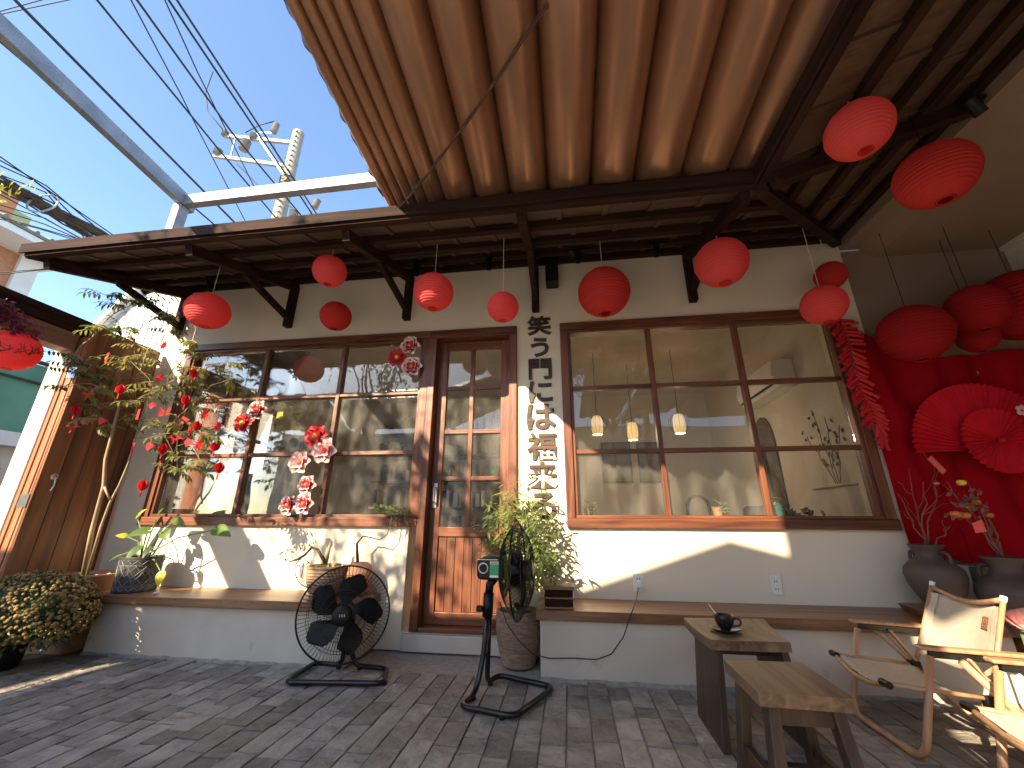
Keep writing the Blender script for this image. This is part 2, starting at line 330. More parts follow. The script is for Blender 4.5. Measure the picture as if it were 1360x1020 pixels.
def wobble(p, q, n, amp, seed):
    r_ = random.Random(seed); p, q = Vector(p), Vector(q); out = []
    for i in range(n+1):
        t = i/n; e = math.sin(math.pi*t)
        out.append(p.lerp(q, t) + Vector((r_.uniform(-1, 1), r_.uniform(-1, 1), r_.uniform(-1, 1)))*(amp*e))
    return out

# ================================================================== ground
g = MB(); g.add([(-300, -300, -0.03), (300, -300, -0.03), (300, 300, -0.03), (-300, 300, -0.03)], [(0, 1, 2, 3)])
g.build('ground', m_asphalt, kind='structure')
fl = MB(); fl.box(-3.8, -6.8, -0.026, 3.9, 0.2, -0.010)
floor = fl.build('courtyard_floor', m_joint, kind='structure')
pv = random.Random(3); PW, PL = 0.104, 0.200
pav_meshes = []
for k in range(7):
    b = MB(); r_ = random.Random(50+k); w, l, h = PW-0.007, PL-0.007, 0.012
    n = 3; m_ = 4
    def top(u, v, r_=r_, w=w, l=l): return ((u-0.5)*w*(1-0.02*r_.random()), (v-0.5)*l*(1-0.015*r_.random()), r_.uniform(-0.0022, 0.0012))
    b.grid(top, n, m_)
    ring = [i for i in range(n+1)] + [(j*(n+1)+n) for j in range(1, m_+1)] + [m_*(n+1)+i for i in range(n-1, -1, -1)] + [j*(n+1) for j in range(m_-1, 0, -1)]
    bs = len(b.v)
    for i in ring: p = b.v[i]; b.v.append(Vector((p.x*1.02, p.y*1.01, -h)))
    for i in range(len(ring)):
        j = (i+1) % len(ring); b.f.append((ring[i], bs+i, bs+j, ring[j]))
    me = bpy.data.meshes.new('paver'); me.from_pydata([p[:] for p in b.v], [], b.f); me.materials.append(m_paver); pav_meshes.append(me)
far = MB(); npv = 0
ci = 0
for x in sorted([-3.74+PW*k for k in range(72)], key=lambda q: abs(q+0.45)):
    y = -0.395 + pv.uniform(-.03, .03)
    while y > -1.95:
        ln = pv.choice((0.11, 0.14, 0.17, 0.20, 0.20, 0.23)); yc = y-ln/2
        if yc < -2.0: break
        near = (y > -1.36 and -3.75 < x < 2.0)
        dz = pv.uniform(-0.003, 0.002)
        if near and npv < 300:
            o = bpy.data.objects.new('paver', pav_meshes[pv.randrange(7)]); col.objects.link(o); o.parent = floor
            o.location = (x + pv.uniform(-0.0015, 0.0015), yc, dz); o.scale = (1, (ln-.006)/(PL-.007), 1); o.rotation_euler = (pv.uniform(-.014, .014), pv.uniform(-.014, .014), pv.uniform(-.016, .016) + (math.pi if pv.random() < .5 else 0)); npv += 1
        else:
            far.box(x-PW/2+.003, yc-ln/2+.003, -0.012, x+PW/2-.003, yc+ln/2-.003, dz)
        y -= ln
    ci += 1
far.build('paver_field', m_paver, floor, kind='stuff')
yd = MB(); yd.box(-3.8, -10.9, -0.009, 4.2, -2.0, 0.004); dk = MB(); dk.box(0.7, -10.8, 0.005, 4.19, -2.0, 0.03); dk.build('bounce_damper_deck', wood('bounce_damper_boards', (0.045, 0.026, 0.016), (0.10, 0.06, 0.038), 'y', 0.7), kind='structure')  # dark deck added out of view to cut bounce light on the right
yd.build('bounce_yard', pmat('pale_bounce_concrete', (0.50, 0.465, 0.405), (0.58, 0.54, 0.47), 2.0, rough=0.85, bump=0.1, bscale=15), kind='structure')  # unseen slab added pale to bounce sunlight up to the facade

# ================================================================== the cafe building
cafe = thing('cafe_building', 'cream plastered cafe with brown wooden windows, door and bracketed eaves', 'building', (0, 0, 0))
T = 0.20
w = MB()
LX0, LX1, DX0, DX1 = -3.45, -1.165, -1.165, -0.374     # left window, door
RX0, RX1 = -0.02, 2.06
ZS, ZT, DZ = 0.785, 2.365, 0.115
w.box(-3.80, 0, 0, LX0+0.03, T, 3.35)
w.box(LX0+0.03, 0, 0, LX1-0.01, T, ZS+0.03)
w.box(LX0+0.03, 0, ZT-0.03, DX1-0.03, T, 3.35)
w.box(LX1-0.01, 0, 0, DX1-0.03, T, DZ-0.004)
w.box(DX1-0.03, 0, 0, RX0+0.03, T, 3.35)
w.box(RX0+0.03, 0, 0, RX1-0.03, T, ZS+0.03)
w.box(RX0+0.03, 0, ZT-0.03, RX1-0.03, T, 3.35)
w.box(RX1-0.03, 0, 0, 2.208, T, 3.35)
w.build('wall', m_wall, cafe)
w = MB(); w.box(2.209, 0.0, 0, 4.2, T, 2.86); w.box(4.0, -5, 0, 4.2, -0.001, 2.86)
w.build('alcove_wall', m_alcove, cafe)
# lintel of the right wing: face, soffit, sloping strip, ceiling
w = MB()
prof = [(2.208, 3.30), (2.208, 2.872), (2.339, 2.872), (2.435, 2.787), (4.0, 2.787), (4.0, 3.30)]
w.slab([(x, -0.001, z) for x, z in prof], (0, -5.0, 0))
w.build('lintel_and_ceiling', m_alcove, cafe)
# neighbour-side return of the wall and interior
w = MB(); w.box(-3.80, T, 0, -3.70, 0.42, 3.35); w.box(-3.80, 1.62, 0, -3.70, 3.6, 3.35); w.box(-3.80, 0.42, 0, -3.70, 1.62, 0.92); w.box(-3.80, 0.42, 2.12, -3.70, 1.62, 3.35)
w.build('side_wall', m_wall_in, cafe)
w = MB(); w.box(-3.70, 3.3, 0, 2.3, 3.5, 3.35); w.box(2.15, T, 0, 2.3, 3.3, 3.35)
w.build('interior_wall', m_wall_in, cafe)
w = MB(); w.box(-3.70, T, 0.06, 2.15, 3.3, 0.10); w.build('interior_floor', m_concrete, cafe)
w = MB(); w.box(-3.70, T, 2.72, 2.15, 3.3, 2.80); w.build('interior_ceiling', m_wall_in, cafe)
w = MB(); w.box(-3.9, T, 3.35, 4.2, 3.6, 3.40); w.build('roof_slab', m_grey, cafe)

# ---- windows
def window(name, x0, x1, z0, z1, cols, rows, label, split=None):
    f = MB(); e = 0.062
    f.box(x0, -0.026, z1-e, x1, 0.075, z1)
    win = f.build(name, tx, cafe, bev=0.004, label=label)
    f = MB(); f.box(x0, -0.034, z0, x1, 0.075, z0+e); f.build('sill', tx, win, bev=0.004)
    f = MB(); f.box(x0, -0.022, z0+e+.0005, x0+e, 0.075, z1-e-.0005); f.build('frame_post', tz, win, bev=0.004)
    f = MB(); f.box(x1-e, -0.022, z0+e+.0005, x1, 0.075, z1-e-.0005); f.build('frame_post', tz, win, bev=0.004)
    # inner moulding
    for a, b, c, d_, mm in ((x0+e, z1-e-.022, x1-e, z1-e-.0005, tx), (x0+e, z0+e+.0005, x1-e, z0+e+.022, tx)):
        f = MB(); f.box(a+.001, -0.008, b, c-.001, 0.07, d_); f.build('moulding', mm, win, bev=0.003)
    for a, b in ((x0+e+.0005, x0+e+.022), (x1-e-.022, x1-e-.0005)):
        f = MB(); f.box(a, -0.006, z0+e+.0225, b, 0.07, z1-e-.0225); f.build('moulding', tz, win, bev=0.003)
    X = [x0+e+.022] + cols + [x1-e-.022]; Z = [z0+e+.022] + rows + [z1-e-.022]
    for c in cols:
        f = MB(); f.box(c-.017, 0.004, Z[0], c+.017, 0.062, Z[-1]); f.build('muntin', tz, win, bev=0.003)
    for i in range(len(X)-1):
        for c in rows:
            f = MB(); a = X[i]+(0.0172 if i else 0); b = X[i+1]-(0.0172 if i < len(X)-2 else 0)
            f.box(a, 0.008, c-.015, b, 0.058, c+.015); f.build('muntin', tx, win, bev=0.003)
        for j in range(len(Z)-1):
            f = MB(); f.box(X[i]+.004, 0.034, Z[j]+.004, X[i+1]-.004, 0.038, Z[j+1]-.004)
            o = f.build('pane', m_glass, win)
            th = rnd.uniform(-.004, .004)
            for v in o.data.vertices: v.co.y += th*(v.co.z-Z[j])
    return win
wl = window('window', LX0, LX1+0.055, ZS, ZT, [-2.645, -1.905], [1.337, 1.828], 'left window, nine panes, beside the door')
wr = window('window', RX0, RX1, ZS, ZT, [0.676, 1.326], [1.316, 1.812], 'right window, nine panes, right of the lettering')
# ---- door
f = MB(); f.box(DX0-0.055+.113, -0.028, ZT-0.075, DX1, 0.10, ZT-0.0007)
door = f.build('door', tx, cafe, bev=0.004)
f = MB(); f.box(-1.110, -0.028, DZ, -1.052, 0.11, ZT-.076); f.build('jamb', tz, door, bev=0.004)
f = MB(); f.box(DX1-.062, -0.028, DZ, DX1, 0.11, ZT-.076); f.build('jamb', tz, door, bev=0.004)
f = MB(); f.box(-1.05, -0.02, DZ-.0007, DX1-.064, 0.12, DZ+.026); f.build('threshold', tx, door, bev=0.003)
dx0, dx1, dmid = -1.046, -0.440, -0.758; dy0, dy1 = 0.062, 0.102
rows = [1.136, 1.502, 1.870]; zb, zt = 0.784, 2.215
for a, b in ((dx0, dx0+.075), (dx1-.075, dx1)):
    f = MB(); f.box(a, dy0, DZ+.03, b, dy1, ZT-.08); f.build('stile', tz, door, bev=0.003)
ia, ib = dx0+.0755, dx1-.0755
for a, b in ((DZ+.03, 0.222), (0.717, zb), (zt, ZT-.08)):
    f = MB(); f.box(ia, dy0+.001, a, ib, dy1-.001, b); f.build('rail', tx, door, bev=0.003)
npl = 7
for i in range(npl):
    a = ia + (ib-ia)*i/npl; b = ia + (ib-ia)*(i+1)/npl
    f = MB(); f.box(a+.001, dy0+.014, 0.2225, b-.001, dy1-.01, 0.7165); f.build('panel_board', tz, door, bev=0.003)
f = MB(); f.box(dmid-.017, dy0+.004, zb+.0005, dmid+.017, dy1-.004, zt-.0005); f.build('muntin', tz, door, bev=0.002)
ZZ = [zb]+rows+[zt]
for i, (a, b) in enumerate(((ia, dmid-.0175), (dmid+.0175, ib))):
    for c in rows:
        f = MB(); f.box(a, dy0+.006, c-.016, b, dy1-.006, c+.016); f.build('muntin', tx, door, bev=0.002)
    for j in range(4):
        f = MB(); f.box(a+.003, dy0+.018, ZZ[j]+.004, b-.003, dy0+.022, ZZ[j+1]-.004); f.build('pane', m_glass, door)
f = MB(); f.box(dx0+.022, dy0-.008, 0.92, dx0+.050, dy0-.0005, 1.10); f.tube(fillet([(dx0+.036, dy0-.008, 0.96), (dx0+.036, dy0-.045, 0.96), (dx0+.036, dy0-.045, 1.07), (dx0+.036, dy0-.008, 1.07)], .015), .007, 8)
f.build('handle', m_chrome, door)
f = MB(); f.box(-1.16, -0.03, 0.0, DX1+.01, -0.001, DZ-.012); f.build('door_step', m_concrete, cafe, bev=0.006)

# ---- eaves
HX, HK, HZ = 2.208, 0.345, 3.012
def clip(poly, fn):
    out = []
    for i in range(len(poly)):
        a, b = poly[i-1], poly[i]; fa, fb = fn(a), fn(b)
        if (fa >= 0) != (fb >= 0):
            t = fa/(fa-fb); out.append((a[0]+(b[0]-a[0])*t, a[1]+(b[1]-a[1])*t))
        if fb >= 0: out.append(b)
    return out
top = MB()
top.slab([(-3.76, -1.125, HZ-HK*1.125+.018), (1.083, -1.125, HZ-HK*1.125+.018), (HX, 0, HZ+.018), (-3.76, 0, HZ+.018)], (0, 0, .03))
top.slab([(1.083, -1.1252, HZ-HK*1.125+.018), (1.083, -5.0, HZ-HK*1.125+.018), (HX, -5.0, HZ+.018), (HX, -.0002, HZ+.018)], (0, 0, .03))
m_eaveedge = pmat('eave_sheet', (0.055, 0.027, 0.021), (0.085, 0.045, 0.035), 6, rough=0.6)
eave = top.build('eave', m_eaveedge, cafe)
er = random.Random(11)
ROWS = [(-1.118, -0.80), (-0.80, -0.52), (-0.52, -0.27), (-0.27, -0.004)]
def roof_board(poly2, zfn, rib):
    b = MB(); n = len(poly2); off = er.uniform(-.004, .003)
    lo = [(x, y, zfn(x, y)+off) for x, y in poly2]
    b.slab(lo, (0, 0, 0.012))
    if rib:
        (xa, ya), (xb, yb) = rib
        b.bar((xa, ya, zfn(xa, ya)+off-.006), (xb, yb, zfn(xb, yb)+off-.006), 0.035, 0.012)
    b.build('roof_board', m_deck, eave)
zf = lambda x, y: HZ + HK*y
zr = lambda x, y: HZ - HK*(HX-x)
for ri, (ya, yb) in enumerate(ROWS):
    x = -3.74 + 0.1*(ri % 2)
    while x < 2.15:
        x1 = x + 0.29
        poly = clip([(x+.002, ya+.002), (x1-.002, ya+.002), (x1-.002, yb-.002), (x+.002, yb-.002)], lambda p: p[1]-(p[0]-HX)-0.03)
        if len(poly) >= 3:
            rib = ((x1-.02, ya+.01), (x1-.02, yb-.01)) if x1-HX+.05 < ya else None
            roof_board(poly, zf, rib)
        x = x1
    y = -0.02 - 0.1*(ri % 2)
    while y > -3.6:
        y1 = y - 0.29; xa, xb = HX+ya, HX+yb
        poly = clip([(xa+.002, y1+.002), (xb-.002, y1+.002), (xb-.002, y-.002), (xa+.002, y-.002)], lambda p: (p[0]-HX)-p[1]-0.03)
        if len(poly) >= 3:
            rib = ((xa+.01, y1+.02), (xb-.01, y1+.02)) if y1+.05 < xa-HX else None
            roof_board(poly, zr, rib)
        y = y1
for yy in (-1.095, -0.80, -0.52, -0.27, -0.03):
    b = MB(); b.bar((-3.72, yy, zf(0, yy)-.034), (HX+yy-.02, yy, zf(0, yy)-.034), 0.045, 0.05); b.build('purlin', dx_, eave)
    b = MB(); xx = HX+yy; b.bar((xx, yy-.02, zr(xx, 0)-.034), (xx, -4.8, zr(xx, 0)-.034), 0.045, 0.05); b.build('purlin', dy_, eave)
b = MB(); b.bar((HX-.02, -.02, HZ-.075), (HX-1.10, -1.10, zf(0, -1.10)-.075), 0.06, 0.07); b.build('hip_rafter', dy_, eave)
b = MB(); b.bar((-3.75, -1.13, zf(0, -1.13)+.006), (1.07, -1.13, zf(0, -1.13)+.006), 0.012, 0.075); b.build('fascia', dx_, eave)
b = MB(); b.bar((1.078, -1.12, zr(1.078, 0)+.006), (1.078, -4.9, zr(1.078, 0)+.006), 0.012, 0.085); b.build('fascia', dy_, eave)
b = MB(); b.bar((-3.745, -1.10, zf(0, -1.10)-.01), (-3.745, -.01, zf(0, -.01)-.01), 0.03, 0.085); b.build('barge_board', dy_, eave)
for xx in (-3.62, -2.475, -1.345, -0.213, 1.045):
    b = MB(); b.bar((xx, -0.03, 2.487), (xx, -0.03, 2.90), 0.06, 0.06, (0, 1, 0)); b.build('bracket_post', dz_, eave, bev=.003)
    b = MB(); b.bar((xx, -0.001, zf(0, 0)-.098), (xx, -1.05, zf(0, -1.05)-.098), 0.055, 0.075); b.build('rafter', dy_, eave, bev=.003)
    b = MB(); b.bar((xx, -0.062, 2.575), (xx, -0.60, zf(0, -.60)-.125), 0.04, 0.05); b.build('brace', dz_, eave, bev=.003)
for yy in (-1.16, -2.3, -3.4):
    b = MB(); b.bar((HX-.001, yy, zr(HX, 0)-.098), (1.14, yy, zr(1.14, 0)-.098), 0.06, 0.08); b.build('rafter', dx_, eave, bev=.003)

# ================================================================== benches
def bench(x0, x1, label):
    t = thing('bench', label, 'bench', ((x0+x1)/2, -0.2, 0))
    b = MB(); b.box(x0+.02, -0.372, 0, x1-.02, -0.001, 0.293); pl = b.build('plinth', m_concrete, t, bev=.008)
    zt_ = 0.3455
    cuts = [-0.402, -0.001]
    b = MB(); b.box(x0, cuts[0], 0.294, x1, cuts[1], zt_); b.build('seat_board', m_benchtop, t, bev=.004)
    f = MB(); fr = random.Random(5)
    n = 90
    for i in range(n):                                                   # rough mortar fillet along the floor
        a = x0+.02+(x1-x0-.04)*i/n; c = x0+.02+(x1-x0-.04)*(i+1)/n
        d = .012+.006*math.sin(i*.9)+fr.uniform(0, .004); h = .008+.003*math.sin(i*.7)+fr.uniform(0, .003)
        f.add([(a, -.373, -.009), (c, -.373, -.009), (c, -.373-d, -.009), (a, -.373-d*.9, -.009), (a, -.3725, h), (c, -.3725, h*.9)], [(3, 2, 5, 4), (0, 3, 4), (1, 5, 2)])
    f.build('mortar_fillet', m_mortar, t)
    if x1 < 0:
        for i in range(13):
            xx = x0+.08+i*.11+fr.uniform(-.02, .02)
            f = MB(); f.lathe([(.0001, .0012), (.0032, .0012), (.0034, 0)], 8, (xx, cuts[0]-.0003, zt_-.012), Matrix.Rotation(R(90), 3, 'X')); f.build('nail', m_black, t)
    return t
bench(-3.21, -1.34, 'built-in wooden bench on concrete plinth below the left window')
bench(-0.215, 2.20, 'built-in wooden bench on concrete plinth below the right window')

# ================================================================== retractable bronze awning and its steel frame
PX = [505, 518, 531, 545, 561, 586, 628, 675, 727, 786, 845, 910, 974, 1001]
VX = [W(p, 270-.1*(p-500), -1.12).x for p in PX]; VX[-1] += .10; TK = 0.115
aw = thing('retractable_awning', 'bronze brown satin awning hanging in long folds above the courtyard', 'awning', (0, -1.12, 2.7))
YEND = -2.62
for i in range(len(VX)-1):
    a, c = VX[i], VX[i+1]; wdt = c-a; sag = min(0.15, wdt*0.60) ; r_ = random.Random(100+i)
    wk = [(r_.uniform(0.15, 0.85), r_.uniform(-1, 1), r_.uniform(.05, .13)) for _ in range(5)]
    b = MB()
    def fold(u, v, a=a, wdt=wdt, sag=sag, wk=wk):
        y = -0.80 + (YEND+0.80)*v
        s_ = sag*(1-(2*u-1)**2)**0.52
        near = math.exp(-max(0, v-.16)*8)
        cr = 0.0
        for cu, sl, wd_ in wk: cr += 0.011*near*math.exp(-((u-cu-sl*v*0.5)/wd_)**2)*min(1, wdt*5)
        cr += 0.0015*math.sin(9*u+14*v+i)*min(1, wdt*4)
        z = 2.815 + TK*(-1.12-y) - s_ + cr*math.sin(math.pi*u) - 0.02*math.sin(math.pi*v)
        if y > -1.13: z = max(z, HZ+HK*y+.056)
        return (a+wdt*u, y, z)
    b.grid(fold, 18, 30)
    b.build('fabric_fold', m_tarp, aw, smooth=True)
b = MB(); n = 40                                                         # frayed side hem
b.grid(lambda u, v: (VX[0]-.004+.006*math.sin(u*90), -1.085+(YEND+1.085)*u, 2.815+TK*(-1.12-(-1.085+(YEND+1.085)*u)) - .03*v - .008*math.sin(u*61)*v), 80, 1)
b.build('side_hem', m_tarp, aw)
b = MB(); b.grid(lambda u, v: (0.32+0.88*u, YEND-.06-4.0*v, 2.95+TK*4.0*v*.5-.05*abs(math.sin(u*14))), 40, 6); b.build('rear_sky_blocker', m_tarp, aw, smooth=True)  # added out of view to keep sky light off the alcove side
st = thing('awning_frame', 'pale blue-grey steel box-section frame carrying the awning above the eaves', 'frame', (-2.72, -0.95, 2.7))
c0 = W(250, 268, -0.95); c1 = W(487, 240, -0.95)
b = MB(); b.bar(c0+Vector((-.06, 0, 0)), (1.0, -0.95, c0.z+.03), .055, .085); b.build('cross_beam', m_galv, st, bev=.003)
b = MB(); b.bar((c0.x-.03, -0.88, c0.z+.0), (c0.x-.03, -0.88-4.2, c0.z+TK*4.2-.05), .05, .10); b.build('rail', m_galv, st, bev=.003)
b = MB(); b.bar((c0.x-.045, -0.95, 2.70), (c0.x-.045, -0.95, c0.z-.044), .06, .075, (0, 1, 0)); b.build('post', m_galv, st, bev=.003)
cb = thing('hanging_cable', 'twisted brown cable slung diagonally beneath the bronze awning', 'cable', tuple(W(530, 275, -1.15)))
for k in range(2):
    p0, p1 = W(531, 276, -1.14), W(738, -12, -2.0); pts = []
    for i in range(41):
        t_ = i/40; ph = t_*16+k*math.pi
        p = p0.lerp(p1, t_) + Vector((0.006*math.cos(ph), 0, 0.006*math.sin(ph)))
        p.z -= 0.05*math.sin(math.pi*t_); pts.append(p)
    b = MB(); b.tube(pts, .0042, 6); b.build('strand', m_cableb, cb, smooth=True)

# ================================================================== gate, left boundary, street
gw = thing('courtyard_gate', 'wooden folding gate with its leaves stacked open beside the cream pillar', 'gate', (-3.8, -0.6, 0))
b = MB(); b.box(-3.99, -0.60, 0, -3.845, -0.30, 2.215); b.build('pillar', m_cream, gw, bev=.006)
b = MB(); b.box(-3.99, -3.85, 0, -3.845, -3.6, 2.215); b.build('pillar', m_cream, gw, bev=.006)
b = MB(); b.box(-3.96, -3.9, 2.216, -3.775, -0.43, 2.338); bm_ = b.build('beam', dy_, gw, bev=.006)
b = MB(); b.box(-3.94, -3.9, 2.075, -3.80, -0.602, 2.2155); b.build('beam_trim', wood('trim_wood', (0.20, 0.10, 0.065), (0.33, 0.185, 0.125), 'y', 0.6), gw, bev=.004)
for i in range(4):
    x0 = -3.842 + i*0.031
    if i < 3:
        b = MB(); b.box(x0, -0.59+.008*(i % 2), 0.03, x0+.0275, -0.06, 2.205-.0*i); b.build('gate_leaf', m_leaf_edge, gw, bev=.003)
    else:
        n = 5; ys = [-0.585, -0.47, -0.345, -0.215, -0.12, -0.035]
        b = MB(); b.box(x0, -0.585, 0.03, x0+.016, -0.035, 2.30); lf = b.build('gate_leaf', m_leaf_edge, gw, bev=.003)
        for j in range(n):
            b = MB(); b.box(x0+.0165, ys[j]+.0015, 0.03, x0+.036, ys[j+1]-.0015, 2.30); b.build('plank', m_plank, lf, bev=.003)
        for zz in (0.95, 1.9):
            b = MB(); b.box(x0-.055, -0.5885-.002, zz-.045, x0+.02, -0.5885, zz+.045); b.build('hinge', m_chrome, lf)
        b = MB(); b.lathe([(.022, 0), (.024, .004), (.006, .006), (.006, .02)], 10, (x0+.036, -0.50, 1.12), Matrix.Rotation(R(90), 3, 'Y')); b.tube(fillet([(x0+.05, -.5, 1.12), (x0+.05, -.49, 1.06), (x0+.045, -.5, 1.02)], .02), .005, 6); b.build('pull', m_chrome, lf)
bw = MB(); bw.box(-3.97, -6.8, 0, -3.83, -3.91, 2.35); tag(bw.build('boundary_wall', m_cream), 'cream boundary wall running on from the gate towards the street corner', 'wall')

# vine with dark red leaves over the beam
vn = thing('red_leaf_vine', 'dark red leafed vine trailing from the gate beam', 'vine', tuple(XP(10, 400, -3.76)))
vr = random.Random(21); b = MB(); bst = MB()
for k in range(9):
    p = XP(vr.uniform(-30, 18), vr.uniform(385, 410), -3.72)
    q = XP(10 + k*4.2 + vr.uniform(-8, 8), 420+k*4 + vr.uniform(-6, 10), -3.68)
    pts = wobble(p, q, 8, .03, 300+k); bst.tube(pts, .003, 5)
    for pt in pts[1:]:
        for _ in range(6):
            d = Vector((vr.uniform(-1, 1), vr.uniform(-1, 1), vr.uniform(-1, .4)))
            b.leaf(pt + d*0.025, d, (vr.uniform(-.4, .4), -1, vr.uniform(-.4, .4)), vr.uniform(.022, .04), .02, .1, 2)
bst.build('stem', m_twig, vn); b.build('foliage', m_purple, vn, kind='stuff')

# street building with green netting
sb_ = thing('street_building', 'low grey building across the street with green netting fence on top', 'building', (-8.5, 0, 0))
b = MB(); b.box(-9.5, -5, 0, -8.02, 4.2, 1.80); b.build('wall', m_grey, sb_)
b = MB(); b.box(-9.5, -5.1, 1.802, -7.85, 4.3, 2.0); b.build('ledge', pmat('blue_grey_ledge', (0.42, 0.47, 0.52), (0.52, 0.56, 0.60), 3), sb_)
b = MB(); b.box(-8.05, -5, 2.002, -8.0, 4.2, 3.06); b.build('netting', m_greenmesh, sb_)
b = MB(); b.bar((-7.97, -5, 3.09), (-7.97, 4.2, 3.09), .05, .05); b.bar((-7.97, -5, 2.78), (-7.97, 4.2, 2.78), .03, .03); b.build('rail', m_black, sb_)
for i in range(12):
    b = MB(); b.bar((-7.99, 0.4+i*.12, 0.5), (-7.99, 0.4+i*.12, 1.5), .02, .02, (0, 1, 0)); b.build('window_bar', m_black, sb_)

# house with tiled roof and crenellated parapet
hs = thing('town_house', 'white and brick house with tiled eaves and orange and green crenellated parapet', 'house', (-15, 2, 0))
b = MB(); b.box(-18, -2, 0, -14, 4.02, 7.35); b.build('wall', m_brick, hs)
b = MB(); b.box(-14.6, 4.021, 0, -13.9, 4.42, 7.35); b.build('pilaster', pmat('white_render', (.62, .62, .60), (.70, .70, .68), 3, rough=.85), hs)
b = MB(); b.box(-18, -3, 7.352, -13.0, 4.75, 7.52); ev = b.build('eave', m_white, hs)
b = MB(); b.slab([(-12.95, -3.1, 7.522), (-12.95, 4.85, 7.522), (-14.6, 4.3, 8.05), (-14.6, -3.1, 8.05)], (0, 0, .07)); rf = b.build('roof', m_rooftile, hs)
for i in range(26):
    a = -3.0+i*.3
    b = MB(); b.tube([(-12.93, a, 7.60), (-14.55, min(a, 4.25), 8.13)], .05, 6); b.build('tile_course', m_rooftile, rf)
for i in range(9):
    b = MB(); a = 4.30 - i*0.36; b.box(-15.2, a-.36, 7.9, -14.75, a-.0015, 9.25 if i % 2 else 8.85); b.build('parapet_block', m_orange if i % 2 else m_palegreen, hs)
for i in range(2):
    b = MB(); b.box(-14.01, 1.2-i*2, 4.6, -13.93, 2.3-i*2, 6.4); wn = b.build('window', m_white, hs)
    b = MB(); b.box(-13.929, 1.3-i*2, 4.7, -13.92, 2.2-i*2, 6.3); b.build('pane', m_black, wn)

# sheet metal neighbour
nb = thing('sheet_metal_building', 'grey sheet metal clad gable rising behind the end of the cafe', 'building', (-8, 3.4, 0))
pL, pR = W(148, 428, 3.2), W(232, 350, 3.2)
n = 20; sl = (pR.z-pL.z)/(pR.x-pL.x)
b = MB(); b.slab([(pL.x-.3, 3.22, 0), (pR.x+3, 3.22, 0), (pR.x+3, 3.22, pR.z+3*sl*.2), (pR.x, 3.22, pR.z), (pL.x-.3, 3.22, pL.z-.3*sl)], (0, 2.0, 0)); b.build('wall', m_corr, nb)
for i in range(30):
    xx = pL.x + i*0.16
    if xx > pR.x+1: break
    zz = pL.z+(xx-pL.x)*sl if xx < pR.x else pR.z
    b = MB(); b.box(xx+.006, 3.17, 0, xx+.150, 3.219, zz-.02); b.build('sheet', m_corr, nb, bev=.012)
b = MB(); b.bar((pL.x-.4, 3.12, pL.z-.4*sl+.02), (pR.x+.2, 3.12, pR.z+.2*sl+.02), .22, .10); b.build('verge_trim', m_white, nb)
# narrow white wall strip lit by sun between cafe and neighbour
b = MB(); b.box(-5.3, 1.9, 0, -4.0, 2.1, 2.9); b.box(-5.3, 1.88, 2.9, -4.0, 2.12, 3.0)
tag(b.build('alley_wall', m_white), 'white alley wall beyond the side window of the cafe', 'wall')
oc = thing('ribbed_orange_pipe', 'ribbed orange pipe standing outside the side window', 'pipe', (-4.55, 1.55, 0))
b = MB(); b.lathe([(0.13+0.014*(i % 2), 0.02*i) for i in range(130)], 16, (-4.55, 1.55, 0)); b.build('tube', pmat('orange_hose', (.62, .22, .12), (.70, .28, .16), 8, rough=.5), oc, smooth=True)
b = MB(); b.lathe([(.17, 0), (.17, .04), (.13, .05)], 16, (-4.55, 1.55, 0)); b.build('base_ring', m_grey, oc)
# opposite side of the courtyard (behind the camera): shows in the glass; pavilion added to shade the ground
op = thing('opposite_building', 'cream rendered building closing the far side of the yard', 'building', (0, -11.5, 0))
b = MB(); b.box(-11, -13, 0, 6, -11, 3.9); b.build('wall', m_cream, op)
for i in range(6):
    xx = -9.5+i*2.1
    b = MB(); b.box(xx, -11.0005, 1.0, xx+1.1, -10.95, 2.5); wn = b.build('window', m_white, op)
    b = MB(); b.box(xx+.08, -10.949, 1.08, xx+1.02, -10.94, 2.42); b.build('pane', m_black, wn)
pvl = thing('shade_pavilion', 'unseen pavilion added opposite the cafe to shade yard and facade', 'pavilion', (-2, -5.3, 0))  # added out of view, its roof shaped to cast the shade
def prow(xa, za, xb, zb2):
    b = MB(); b.slab([(xa, -4.55, za-.42), (xb, -4.55, zb2-.42), (xb, -5.25, zb2-.05), (xa, -5.25, za-.05)], (0, 0, .05)); b.build('shade_sheet', m_corr, pvl)
    b = MB(); b.slab([(xa, -5.252, za-.05), (xb, -5.252, zb2-.05), (xb, -6.40, zb2-.60), (xa, -6.40, za-.60)], (0, 0, .05)); b.build('shade_sheet', m_corr, pvl)
prow(-8.2, 3.62, -5.57, 3.62); prow(-5.47, 3.62, -2.732, 3.62); prow(-2.73, 3.64, -1.372, 4.09); prow(-1.37, 4.75, 1.6, 4.75)  # gap lets a sun streak onto the floor; step trims the wall patch
b = MB(); b.slab([(-1.368, -6.08, 3.3), (-1.368, -5.2, 3.3), (-1.368, -5.2, 4.66), (-1.368, -5.25, 4.69), (-1.368, -6.08, 4.31)], (.03, 0, 0)); b.build('streak_blocker', m_grey, pvl)  # added to stop a stray sun streak on the right wall
for xx, zz in ((-8.0, 3.25), (-5.2, 3.25), (-2.75, 3.25), (-0.6, 4.25), (1.5, 4.25)):
    for yy, dz in ((-4.65, .02), (-6.3, -.08)):
        b = MB(); b.box(xx-.05, yy-.05, 0, xx+.05, yy+.05, zz+dz); b.build('post', m_galv, pvl)
wr_ = thing('right_wing', 'plain rendered right wing closing the courtyard behind the chairs', 'building', (4.1, -4, 0))
b = MB(); b.box(4.21, -6.8, 0, 4.6, 0.3, 5.5); b.build('wall', m_alcove, wr_)

